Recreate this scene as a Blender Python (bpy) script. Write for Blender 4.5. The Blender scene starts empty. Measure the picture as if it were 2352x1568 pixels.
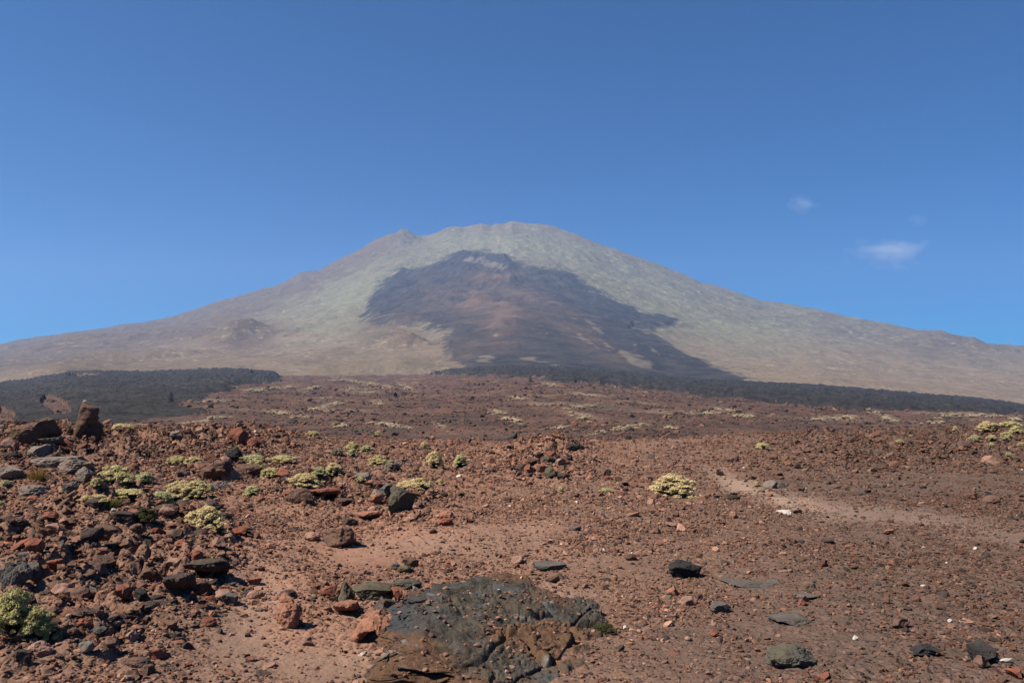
import bpy, bmesh, math, random
import numpy as np

random.seed(7)
rng = np.random.default_rng(7)
scene = bpy.context.scene
COL = scene.collection
R = math.radians

# ------------------------------------------------------------------ camera, sky, sun, exposure
F, CX, HY, CAMZ = 1960.0, 1176.0, 900.0, 1.7       # focal length and picture centre in units of a 2352 x 1568 frame
SUN_EL, SUN_AZ = 51.0, -108.0                        # azimuth from the view direction (+Y), negative to the left
cam_d = bpy.data.cameras.new('camera')
cam_d.sensor_width = 36.0
cam_d.lens = F * 36.0 / 2352.0
cam_d.shift_y = (HY - 784.0) / 2352.0
cam_d.clip_start = 0.1
cam_d.clip_end = 60000
cam = bpy.data.objects.new('camera', cam_d)
COL.objects.link(cam)
cam.location = (0, 0, CAMZ)
cam.rotation_euler = (R(90), 0, 0)
scene.camera = cam

world = bpy.data.worlds.new('World')
scene.world = world
world.use_nodes = True
wn = world.node_tree
wn.nodes.clear()
w_out = wn.nodes.new('ShaderNodeOutputWorld')
w_bg = wn.nodes.new('ShaderNodeBackground')
w_sky = wn.nodes.new('ShaderNodeTexSky')
w_sky.sky_type = 'NISHITA'
w_sky.sun_disc = False
w_sky.sun_elevation = R(SUN_EL)
w_sky.sun_rotation = R(SUN_AZ)
w_sky.altitude = 2000
w_sky.air_density = 0.75
w_sky.dust_density = 1.6
w_sky.ozone_density = 6.0
w_bg.inputs['Strength'].default_value = 0.06
w_hs = wn.nodes.new('ShaderNodeHueSaturation')
w_hs.inputs['Saturation'].default_value = 2.2
wn.links.new(w_sky.outputs[0], w_hs.inputs['Color'])
wn.links.new(w_hs.outputs[0], w_bg.inputs[0])
wn.links.new(w_bg.outputs[0], w_out.inputs[0])

sun_d = bpy.data.lights.new('sun', 'SUN')
sun_d.energy = 5.0
sun_d.angle = R(0.53)
sun_d.color = (1.0, 0.90, 0.77)
sun = bpy.data.objects.new('sun', sun_d)
COL.objects.link(sun)
sun.location = (-60, 0, 80)
sun.rotation_euler = (R(90 - SUN_EL), 0, R(180 - SUN_AZ))

scene.view_settings.view_transform = 'Standard'
scene.view_settings.look = 'None'
scene.view_settings.exposure = 0.92
scene.view_settings.gamma = 1.0
scene.render.engine = 'CYCLES'
cy = scene.cycles
cy.max_bounces = 4
cy.diffuse_bounces = 2
cy.glossy_bounces = 1
cy.transmission_bounces = 2
cy.volume_bounces = 1
cy.transparent_max_bounces = 4
cy.volume_max_steps = 64
cy.use_denoising = True
cy.caustics_reflective = False
cy.caustics_refractive = False


# ------------------------------------------------------------------ helpers
def tag(o, label, cat=None, group=None, kind=None):
    o['label'] = label
    if cat: o['category'] = cat
    if group: o['group'] = group
    if kind: o['kind'] = kind
    return o


def structure(o, label, kind='structure'):
    o['label'] = label
    o['kind'] = kind
    return o


def empty(name, loc, rz=0.0, s=1.0):
    o = bpy.data.objects.new(name, None)
    COL.objects.link(o)
    o.location = loc
    o.rotation_euler = (0, 0, rz)
    o.scale = (s, s, s) if isinstance(s, (int, float)) else s
    o.empty_display_size = 0.1
    return o


def mesh_np(name, v, f, smooth=True, attrs=None):
    """v (n,3), f (m,k) all faces with k corners"""
    me = bpy.data.meshes.new(name)
    n, (m, k) = len(v), f.shape
    me.vertices.add(n)
    me.vertices.foreach_set('co', np.ascontiguousarray(v, dtype=np.float32).ravel())
    me.loops.add(m * k)
    me.loops.foreach_set('vertex_index', np.ascontiguousarray(f, dtype=np.int32).ravel())
    me.polygons.add(m)
    me.polygons.foreach_set('loop_start', np.arange(0, m * k, k, dtype=np.int32))
    if smooth:
        me.polygons.foreach_set('use_smooth', np.ones(m, dtype=bool))
    else:
        me.polygons.foreach_set('use_smooth', np.zeros(m, dtype=bool))
    for an, a in (attrs or {}).items():
        at_ = me.attributes.new(an, 'FLOAT_COLOR', 'POINT')
        at_.data.foreach_set('color', np.ascontiguousarray(a, dtype=np.float32).ravel())
    me.update(calc_edges=True)
    return me


def obj(name, me, mat=None, parent=None):
    o = bpy.data.objects.new(name, me)
    COL.objects.link(o)
    if mat is not None and len(me.materials) == 0:
        me.materials.append(mat)
    if parent is not None:
        o.parent = parent
    return o


def sstep(a, b, x):
    t = np.clip((x - a) / (b - a), 0, 1)
    return t * t * (3 - 2 * t)


def hash2(ix, iy, seed):
    h = (ix.astype(np.int64) * 374761393 + iy.astype(np.int64) * 668265263 + seed * 974711 + 1013904223) & 0xFFFFFFFF
    h = ((h ^ (h >> 13)) * 1274126177) & 0xFFFFFFFF
    h = ((h ^ (h >> 16)) * 2246822519) & 0xFFFFFFFF
    return h ^ (h >> 15)


def pnoise(x, y, seed=0):
    x = np.asarray(x, dtype=np.float64); y = np.asarray(y, dtype=np.float64)
    xi = np.floor(x); yi = np.floor(y)
    fx = x - xi; fy = y - yi
    xi = xi.astype(np.int64); yi = yi.astype(np.int64)
    ux = fx * fx * fx * (fx * (fx * 6 - 15) + 10); uy = fy * fy * fy * (fy * (fy * 6 - 15) + 10)

    def g(dx, dy):
        a = hash2(xi + dx, yi + dy, seed) * (2 * math.pi / 4294967296.0)
        return np.cos(a) * (fx - dx) + np.sin(a) * (fy - dy)
    n0 = g(0, 0) * (1 - ux) + g(1, 0) * ux
    n1 = g(0, 1) * (1 - ux) + g(1, 1) * ux
    return (n0 * (1 - uy) + n1 * uy) * 1.4


def fbm(x, y, o=4, seed=0, gain=0.5):
    s = 0.0; a = 1.0; t = 0.0
    for i in range(o):
        s = s + a * pnoise(x, y, seed + i * 17); t += a
        x = x * 2.03 + 7.1; y = y * 2.03 + 3.3; a *= gain
    return s / t * 1.5


def ridged(x, y, o=4, seed=0):
    s = 0.0; a = 1.0; t = 0.0
    for i in range(o):
        s = s + a * (1 - 2 * np.abs(pnoise(x, y, seed + i * 31))); t += a
        x = x * 2.07 + 5.1; y = y * 2.07 + 9.3; a *= 0.5
    return s / t


def pnoise3(p, seed=0):
    pi = np.floor(p); fr = p - pi; pi = pi.astype(np.int64)
    u = fr * fr * (3 - 2 * fr)
    out = 0.0
    for dx in (0, 1):
        for dy in (0, 1):
            for dz in (0, 1):
                h = hash2(pi[:, 0] + dx, pi[:, 1] + dy + (pi[:, 2] + dz) * 5741, seed)
                a = (h & 0xFFFF) / 65535.0 * 2 * math.pi
                c = ((h >> 16) & 0xFFFF) / 32767.5 - 1
                s = np.sqrt(np.maximum(0, 1 - c * c))
                g = s * np.cos(a) * (fr[:, 0] - dx) + s * np.sin(a) * (fr[:, 1] - dy) + c * (fr[:, 2] - dz)
                w = (u[:, 0] if dx else 1 - u[:, 0]) * (u[:, 1] if dy else 1 - u[:, 1]) * (u[:, 2] if dz else 1 - u[:, 2])
                out = out + g * w
    return out * 1.5


def fbm3(p, o=3, seed=0, gain=0.5):
    s = 0.0; a = 1.0; t = 0.0
    for i in range(o):
        s = s + a * pnoise3(p, seed + 13 * i); t += a
        p = p * 2.05 + 3.7; a *= gain
    return s / t * 1.4


def cells2(x, y, seed=0):
    xi = np.floor(x).astype(np.int64); yi = np.floor(y).astype(np.int64)
    f1 = np.full(x.shape, 9.0); f2 = np.full(x.shape, 9.0); idh = np.zeros(x.shape)
    for dx in (-1, 0, 1):
        for dy in (-1, 0, 1):
            h = hash2(xi + dx, yi + dy, seed)
            d = np.hypot(x - (xi + dx + (h & 1023) / 1023.), y - (yi + dy + ((h >> 10) & 1023) / 1023.))
            nearer = d < f1
            f2 = np.where(nearer, f1, np.minimum(f2, d)); idh = np.where(nearer, (h % 997) / 996., idh); f1 = np.where(nearer, d, f1)
    return f1, f2, idh


def poly_sd(X, Y, poly):
    """signed distance to a polygon, positive inside"""
    P = np.array(poly, dtype=np.float64)
    d = np.full(X.shape, 1e18); inside = np.zeros(X.shape, dtype=bool)
    for i in range(len(P)):
        a = P[i]; b = P[(i + 1) % len(P)]
        ex, ey = b - a
        wx = X - a[0]; wy = Y - a[1]
        t = np.clip((wx * ex + wy * ey) / (ex * ex + ey * ey + 1e-9), 0, 1)
        d = np.minimum(d, (wx - ex * t) ** 2 + (wy - ey * t) ** 2)
        c = ((a[1] <= Y) & (b[1] > Y)) | ((b[1] <= Y) & (a[1] > Y))
        xs = a[0] + (Y - a[1]) / (ey if abs(ey) > 1e-9 else 1e-9) * ex
        inside ^= c & (X < xs)
    d = np.sqrt(d)
    return np.where(inside, d, -d)


def ell(X, Y, cx, cy, rx, ry, ang=0.0):
    c, s = math.cos(R(ang)), math.sin(R(ang))
    dx = X - cx; dy = Y - cy
    a = (dx * c + dy * s) / rx; b = (-dx * s + dy * c) / ry
    return np.exp(-(a * a + b * b))


# ------------------------------------------------------------------ the land: one height function
SKY_X = [-600, 0, 110, 205, 249, 337, 357, 388, 450, 487, 513, 579, 604, 626, 652, 692, 732, 769, 800, 828, 863, 896, 925, 969, 986, 1024, 1048, 1064, 1105, 1130, 1141, 1158, 1174, 1222, 1237, 1266, 1302, 1324, 1398, 1416, 1471, 1544, 1573, 1613, 1636, 1675, 1749, 1807, 1876, 1942, 2033, 2114, 2161, 2185, 2209, 2238, 2252, 2271, 2352, 3000]
SKY_Y = [880, 796, 778.5, 764, 759, 746, 741, 735, 715, 700.5, 693, 674, 664, 661, 651, 628, 625.5, 603.5, 588, 574, 553, 542, 539, 546, 543, 528, 524, 526, 515.6, 520, 514, 515, 510, 516, 515.6, 521, 532, 541, 572, 576, 596, 624.6, 636, 652.7, 656.5, 667, 691, 700, 711, 731, 746, 762, 762, 771, 779, 779, 786, 795, 798, 900]
BASE_X = [-600, 0, 60, 150, 220, 300, 400, 530, 640, 800, 960, 1070, 1150, 1300, 1400, 1550, 1650, 1750, 1850, 2000, 2150, 2250, 2352, 3000]
BASE_Y = [900, 887, 880, 864, 862, 864, 862, 856, 865, 865, 863, 857, 851, 853, 862, 878, 882, 889, 893, 905, 918, 926, 940, 960]
_k = np.exp(-np.linspace(-2, 2, 41) ** 2); _k /= _k.sum()
_gx = np.arange(-1200, 3600, 6.0)
_sky_s = np.convolve(np.pad(np.interp(_gx, SKY_X, SKY_Y), 20, mode='edge'), _k, mode='valid')
_base_s = np.convolve(np.pad(np.interp(_gx, BASE_X, BASE_Y), 2, mode='edge'), np.ones(5) / 5, mode='valid')
CREST_X = [-400, 0, 600, 700, 1100, 1200, 1600, 1900, 2352, 2800]
CREST_D = [36, 36, 34, 31, 28, 28, 28, 31, 34, 36]
D_BASE = 1300.0

MOUNDS = [  # x, y, rx, ry, h
    (0.89, 22, 1.5, 1.6, .52), (3.7, 24, 1.9, 2.0, .27), (-12.5, 25.5, 4.2, 3.2, .34), (-8.6, 27, 2.6, 3.0, .45),
    (-16.5, 26, 3, 3, .45), (-4.6, 9.8, 1.3, .9, .34), (-3.5, 14.5, 1.1, 0.9, .30), (-5.2, 8.0, 2.3, 2.6, .30), (-7.6, 14, 1.6, 1.2, .38), (-2.7, 8.0, .6, .5, .14), (-9.5, 19, 2.0, 1.2, .35),
    (-2.6, 12.4, .9, .6, .10), (8, 27, 4, 2.5, .30), (15, 28, 4, 3, .45), (-9, 16, 3, 2, .2), (-1.9, 6.6, .5, .5, .08),
    (1.2, 6.0, 1.4, 1.4, -.03), (2.0, 5.2, .5, .5, .05)]


def vcoord(x, y):
    return CX + F * x / np.maximum(y, 0.5)


def plain_z(x, y, X):
    Yb = np.interp(X, _gx, _base_s)
    h = np.interp(np.log(np.maximum(y, 1)), np.log([80, 115, 150, 220, 300, 430, 600, 900, D_BASE]), [1, .84, .72, .56, .43, .31, .21, .09, 0])
    Yv = Yb + (1030 - Yb) * h
    return CAMZ - y * (Yv - HY) / F, Yv


def mountain_Y(x, y, X):
    """picture height of the bare flank"""
    u = x / np.maximum(y, 1)
    Ds = 5200 - 2600 * u * u
    Ds = np.maximum(Ds, 3200)
    t = (y - D_BASE) / (Ds - D_BASE)
    tc = np.clip(t, 0, 1)
    g = tc * (1 + 0.22 * (1 - tc))
    Yb = np.interp(X, _gx, _base_s)
    Ys = np.interp(X, SKY_X, SKY_Y); Ys2 = np.interp(X, _gx, _sky_s)
    w = sstep(.80, 1.0, tc)
    Ye = Ys2 * (1 - w) + Ys * w
    return Yb + (Ye - Yb) * g, t, Ds


def z1(zx, zy):
    return 775.2 + .3662 * zx, 488.1 + .3662 * zy


def mtn_depth(X, Y):
    ys = np.linspace(D_BASE, 5200, 1500)
    u = (X - CX) / F
    Yv, t, Ds = mountain_Y(u * ys, ys, np.full_like(ys, X))
    i = np.argmax(Yv <= Y)
    return ys[i]


CONES = []   # x, y, r, h, crater
for X, Y, rpx, hpx, cr in [(z1(420, 860)[0], z1(420, 860)[1], 66, 30, .25), (z1(960, 470)[0], z1(960, 470)[1], 70, 17, .35),
                           (z1(905, 590)[0], z1(905, 590)[1], 55, 18, .1), (z1(1060, 760)[0], z1(1060, 760)[1], 60, 14, 0),
                           (556, 782, 105, 38, .2), (450, 785, 60, 14, .1), (865, 862, 215, 36, 0), (300, 835, 160, 22, 0), (90, 872, 120, 18, 0),
                           (z1(1900, 960)[0], z1(1900, 960)[1], 150, 16, 0), (z1(480, 700)[0], z1(480, 700)[1], 70, 16, 0), (640, 850, 90, 9, 0),
                           (931, 552, 40, 17, .1), (903, 560, 58, 13, .0), (2150, 800, 60, 8, 0), (2238, 812, 60, 8, 0), (200, 800, 200, 14, 0)]:
    yy = mtn_depth(X, Y)
    hpx *= 1.0
    CONES.append(((X - CX) / F * yy, yy, rpx * yy / F, hpx * yy / F, cr))

LAVA_MTN = [z1(*p) for p in [(400, 375), (510, 385), (640, 345), (720, 300), (800, 280), (960, 285), (1060, 300), (1130, 350), (1200, 375), (1310, 395), (1420, 410), (1470, 440), (1560, 500), (1640, 530), (1750, 590), (1850, 620), (1900, 660), (2010, 665), (2140, 700), (2060, 750), (1960, 760), (1860, 735), (1840, 765), (1990, 800), (2090, 860), (2160, 905), (2350, 1000), (2600, 1080), (2600, 1150), (750, 1150), (800, 1000), (690, 920), (670, 880), (700, 800), (600, 775), (520, 735), (430, 720), (160, 690), (180, 580), (240, 500), (300, 470), (370, 400)]]
LAVA_LEFT = [(-300, 885), (0, 884), (60, 876), (150, 858), (215, 850), (530, 840), (640, 852), (645, 880), (600, 889), (545, 893), (520, 905), (455, 925), (400, 930), (440, 945), (470, 952), (380, 966), (300, 976), (230, 985), (120, 1000), (60, 1010), (30, 985), (0, 962), (-300, 960)]
LAVA_LOW_X = [-2000, 940, 1000, 1060, 1200, 1330, 1500, 1700, 1900, 2100, 2352, 3000]
LAVA_LOW_Y = [700, 850, 864, 866, 871, 886, 901, 926, 943, 950, 956, 962]


def lava_fields(X, Y, y, x):
    """strength of the two black lava fields on the plain (left, strip)"""
    wob = fbm(x / 45, y / 45, 3, 61) * 8 + fbm(x / 11, y / 11, 4, 67) * 6
    l = poly_sd(X, Y, LAVA_LEFT) + wob
    hole = ell(X, Y, 128, 944, 42, 20, 25) + ell(X, Y, 190, 873, 42, 5)
    hole = hole + ell(X, Y, 5, 970, 34, 18)
    l = np.where(hole > .45, -np.abs(l) - 1, l)
    s = np.interp(X, LAVA_LOW_X, LAVA_LOW_Y) - Y + wob * .8
    far = y > 90
    return np.where(far, l, -50), np.where(far, s, -50)


SAND = [  # X, Y, rx, ry, angle, strength : smooth trodden ground
    (1690, 1112, 75, 24, 22, .95), (1790, 1150, 80, 16, 18, .7), (1900, 1165, 120, 20, 10, .9), (2050, 1186, 260, 24, 6, .95), (2300, 1242, 190, 28, 8, .95), (2050, 1110, 330, 26, 0, .55),
    (620, 1360, 120, 80, -40, .75), (560, 1480, 140, 70, -30, .9), (740, 1540, 220, 60, 0, .85), (1000, 1245, 230, 32, 6, .75), (820, 1275, 120, 30, 0, .8),
    (1150, 1345, 160, 22, 0, .9), (1330, 1370, 110, 40, 0, .6), (1420, 1290, 140, 24, 0, .7), (1230, 1225, 90, 26, 0, .6), (1480, 1040, 110, 22, 0, .45), (1180, 1030, 80, 20, 0, .5),
    (1260, 1022, 120, 12, 0, .5), (1450, 1480, 220, 50, 15, .5), (2050, 1360, 330, 70, 15, .3), (1780, 1420, 130, 40, 0, .4), (150, 1190, 140, 30, 0, .5), (350, 1290, 80, 50, -30, .3)]
ROUGH = [(200, 1050, 330, 70, 0, 1), (480, 1040, 200, 60, 0, .8), (300, 1250, 240, 60, 10, .9), (250, 1400, 260, 110, -10, 1), (60, 1330, 150, 60, 0, .8), (1250, 1075, 110, 35, 0, .8), (760, 1140, 160, 40, 0, .7),
         (940, 1160, 90, 50, 0, .6), (2100, 1050, 350, 40, 0, .6), (880, 1440, 90, 50, 0, .5), (1000, 1060, 240, 50, 0, .3)]


def sand_mask(X, Y):
    s = 0.0
    for e in SAND:
        s = np.maximum(s, min(1, e[5] * 1.25) * ell(X, Y, e[0], e[1], e[2] * 1.2, e[3] * 1.2, e[4]))
    return s


def rough_mask(X, Y):
    s = 0.0
    for e in ROUGH:
        s = np.maximum(s, e[5] * ell(X, Y, *e[:5]))
    return s


def height(x, y, full=False):
    x = np.asarray(x, dtype=np.float64); y = np.asarray(y, dtype=np.float64)
    X = vcoord(x, y)
    cd = np.interp(X, CREST_X, CREST_D)
    yr = y * 30.0 / cd
    # ---- foreground
    z = np.zeros_like(x)
    for mx, my, rx, ry, h in MOUNDS:
        z = z + h * np.exp(-((x - mx) / rx) ** 2 - ((y - my) / ry) ** 2)
    Yv = HY + F * CAMZ / np.maximum(y, 1.5)
    near = np.where((y > 3) & (y < 60), 1.0, 0.0)
    rough = rough_mask(X, Yv) * near
    sand = sand_mask(X, Yv) * near
    amp = (0.35 + 2.0 * rough) * (1 - .75 * sand)
    z = z + fbm(x / 3.1, y / 3.1, 2, 3) * .10 + amp * (fbm(x / 1.1, y / 1.1, 3, 5) * .085 + ridged(x / .42, y / .42, 3, 9) * .028)
    z = z + (0.5 + rough * .9) * (1 - .6 * sand) * fbm(x / .12, y / .12, 2, 21) * .012
    nm = (y > 3) & (y < 50)
    if np.any(nm):
        xn, yn, ro, sa = x[nm], y[nm], rough[nm], sand[nm]
        wx, wy = xn + .06 * pnoise(xn / .2, yn / .2, 23), yn + .06 * pnoise(xn / .2 + 9, yn / .2, 24)
        zc = 0.0
        for size, h0, h1, sd in ((.42, .01, .15, 25), (.19, .014, .085, 27), (.085, .010, .030, 29)):
            f1, f2, idh = cells2(wx / size, wy / size, sd)
            chunk = sstep(.0, .32, f2 - f1) * np.clip(idh * 1.5 - .35, 0, 1)
            zc = zc + chunk * (h0 + h1 * ro) * (1 - .85 * sa) * (1 + .35 * pnoise(xn / size * 1.6, yn / size * 1.6, sd + 1))
        z[nm] += zc
    zf = z * (1 - sstep(38, 60, yr))
    # ---- drop behind the crest and the plain
    drop = np.interp(yr, [0, 29, 33, 38, 50, 80], [0, 0, -.15, -.75, -2.3, -3.6])
    zp, Yp = plain_z(x, np.maximum(y, 60), X)
    wp = sstep(60, 95, y)
    z = (zf + drop) * (1 - wp) + zp * wp
    big = sstep(50, 130, y) * (1 - sstep(1200, 1500, y))
    rel = ridged(x / 60, y / 60, 4, 41) * .5 + fbm(x / 14, y / 14, 3, 43) * .5
    rel = rel * 1.0 + ridged(x / 9, y / 9, 3, 45) * .34
    z = z + big * rel * np.interp(y, [50, 130, 400, 900, 1500], [.25, .9, 2.4, 4.2, 4.5])
    ll, ls = lava_fields(X, Yp, y, x)
    lm = np.maximum(sstep(-2, 13, ll), sstep(-1, 8, ls)) * (y < D_BASE + 30)
    z = z + lm * (np.interp(y, [90, 300, 800, 1300], [.1, .3, 1.0, 2.5]) + ridged(x / 26, y / 26, 4, 51) * np.interp(y, [90, 300, 1300], [.5, 1.5, 4.2]) + ridged(x / 7, y / 7, 4, 57) * np.interp(y, [90, 300, 900], [.35, .9, 2.2]))
    # ---- the mountain
    far = y > D_BASE - 60
    if np.any(far):
        xf, yf, Xf = x[far], y[far], X[far]
        Ym, t, Ds = mountain_Y(xf, yf, Xf)
        zm = CAMZ + np.minimum(yf, Ds) * (HY - Ym) / F
        zm = zm - np.maximum(yf - Ds, 0) * .42
        sil = 1 - .55 * sstep(.9, 1.0, t)
        am = sstep(0, .12, t)
        a = np.arctan2(xf, 5600 - yf); rr = np.hypot(xf, 5600 - yf)
        zn = ridged(xf / 420, yf / 420, 5, 71) * 17 + fbm(xf / 900, yf / 900, 3, 73) * 22 * am + ridged(a * 13 + .6 * fbm(xf / 700, yf / 700, 2, 78), rr / 500, 4, 77) * 5 * am + ridged(xf / 170, yf / 170, 4, 76) * 12 * am
        zn = zn + ridged(xf / 75, yf / 75, 4, 79) * 6
        lvm = sstep(-2, 10, poly_sd(Xf, Ym, LAVA_MTN)) * sstep(0, .16, t)
        zn = zn * (1 - .2 * lvm) + lvm * (10 + ridged(np.arctan2(xf + 90, 4700 - yf) * 14 + .5 * fbm(xf / 300, yf / 300, 2, 80), np.hypot(xf + 90, 4700 - yf) / 700, 4, 81) * 16)
        low = (1 - sstep(.0, .3, t))
        zn = zn + low * sstep(0, .05, t) * (ridged(xf / 190, yf / 130, 4, 83) * 13)
        zn = zn * np.clip(yf / 4000, .3, 1)
        zc = np.zeros_like(xf)
        for cx_, cy_, r, h, cr in CONES:
            d = np.hypot(xf - cx_, yf - cy_) / r
            d = d * (1 + .28 * fbm(xf / r * 1.3, yf / r * 1.3, 3, 91))
            if cr > 0:
                b = np.clip(1.2 - d, 0, 1) ** 1.25 * 1.05
                b = np.where(d < cr, np.minimum(b, np.clip(1.15 - cr, 0, 1) * 1.15 - (cr - d) * .8), b)
            else:
                b = np.clip(1 - d * d, 0, 1) ** 1.3
            zc = np.maximum(zc, b * h)
        zm = zm + (zn * sil + zc) * sstep(-.02, .03, t)
        zm = np.maximum(zm, -12)
        wm = sstep(D_BASE - 10, D_BASE + 60, yf)
        zz = z[far] * (1 - wm) + zm * wm
        z[far] = zz
    return z


def at(X, Y, ymin=3.6, ymax=5600):
    """the first point of the land seen along this direction"""
    u = (X - CX) / F; v = (HY - Y) / F
    ys = np.exp(np.linspace(math.log(ymin), math.log(ymax), 800))
    i = max(1, int(np.argmax(height(u * ys, ys) >= CAMZ + v * ys)))
    ys = np.linspace(ys[i - 1], ys[i], 24)
    h = height(u * ys, ys)
    i = int(np.argmax(h >= CAMZ + v * ys - 1e-6))
    y = ys[i]
    return u * y, y, float(h[i])


# ------------------------------------------------------------------ materials
class NT:
    def __init__(self, name, disp=False):
        self.m = bpy.data.materials.new(name)
        self.m.use_nodes = True
        self.t = self.m.node_tree
        self.t.nodes.clear()
        self.out = self.t.nodes.new('ShaderNodeOutputMaterial')

    def n(self, kind, **kw):
        nd = self.t.nodes.new(kind)
        for k, v in kw.items():
            setattr(nd, k, v)
        return nd

    def link(self, a, b):
        self.t.links.new(a, b)

    def val(self, sock, v):
        if hasattr(v, 'is_output') or isinstance(v, bpy.types.NodeSocket):
            self.link(v, sock)
        else:
            sock.default_value = v

    def pos(self):
        return self.n('ShaderNodeNewGeometry').outputs['Position']

    def mapping(self, vec, scale):
        m = self.n('ShaderNodeMapping')
        self.link(vec, m.inputs['Vector'])
        m.inputs['Scale'].default_value = scale
        return m.outputs[0]

    def noise(self, vec, scale, detail=4, rough=.55, dist=0.0):
        t = self.n('ShaderNodeTexNoise')
        self.link(vec, t.inputs['Vector'])
        t.inputs['Scale'].default_value = scale
        t.inputs['Detail'].default_value = detail
        t.inputs['Roughness'].default_value = rough
        t.inputs['Distortion'].default_value = dist
        return t.outputs['Fac']

    def voro(self, vec, scale, feature='F1', out='Distance'):
        t = self.n('ShaderNodeTexVoronoi', feature=feature)
        self.link(vec, t.inputs['Vector'])
        t.inputs['Scale'].default_value = scale
        return t.outputs[out]

    def rng(self, v, a, b, c=0.0, d=1.0):
        m = self.n('ShaderNodeMapRange')
        self.val(m.inputs['Value'], v)
        m.inputs['From Min'].default_value = a; m.inputs['From Max'].default_value = b
        m.inputs['To Min'].default_value = c; m.inputs['To Max'].default_value = d
        return m.outputs[0]

    def math(self, op, a, b=0.5):
        m = self.n('ShaderNodeMath', operation=op)
        self.val(m.inputs[0], a); self.val(m.inputs[1], b)
        return m.outputs[0]

    def mix(self, fac, a, b, mode='MIX'):
        m = self.n('ShaderNodeMix', data_type='RGBA', blend_type=mode)
        self.val(m.inputs['Factor'], fac)
        for s, v in ((m.inputs['A'], a), (m.inputs['B'], b)):
            pass
        ins = [i for i in m.inputs if i.type == 'RGBA']
        for s, v in zip(ins, (a, b)):
            if isinstance(v, tuple):
                s.default_value = (*v[:3], 1)
            else:
                self.link(v, s)
        return [o for o in m.outputs if o.type == 'RGBA'][0]

    def bump(self, h, strength=.5, dist=.05, normal=None):
        b = self.n('ShaderNodeBump')
        self.link(h, b.inputs['Height'])
        b.inputs['Strength'].default_value = strength
        b.inputs['Distance'].default_value = dist
        if normal is not None:
            self.link(normal, b.inputs['Normal'])
        return b.outputs[0]

    def attr(self, name):
        a = self.n('ShaderNodeAttribute')
        a.attribute_name = name
        s = self.n('ShaderNodeSeparateColor')
        self.link(a.outputs['Color'], s.inputs[0])
        return a.outputs['Color'], s.outputs[0], s.outputs[1], s.outputs[2], a.outputs['Alpha']

    def diffuse(self, color, normal=None, rough=.95, spec=.12):
        p = self.n('ShaderNodeBsdfPrincipled')
        self.val(p.inputs['Base Color'], color if not isinstance(color, tuple) else (*color, 1))
        self.val(p.inputs['Roughness'], rough)
        p.inputs['Specular IOR Level'].default_value = spec
        if normal is not None:
            self.link(normal, p.inputs['Normal'])
        self.link(p.outputs[0], self.out.inputs['Surface'])
        return self.m


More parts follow.
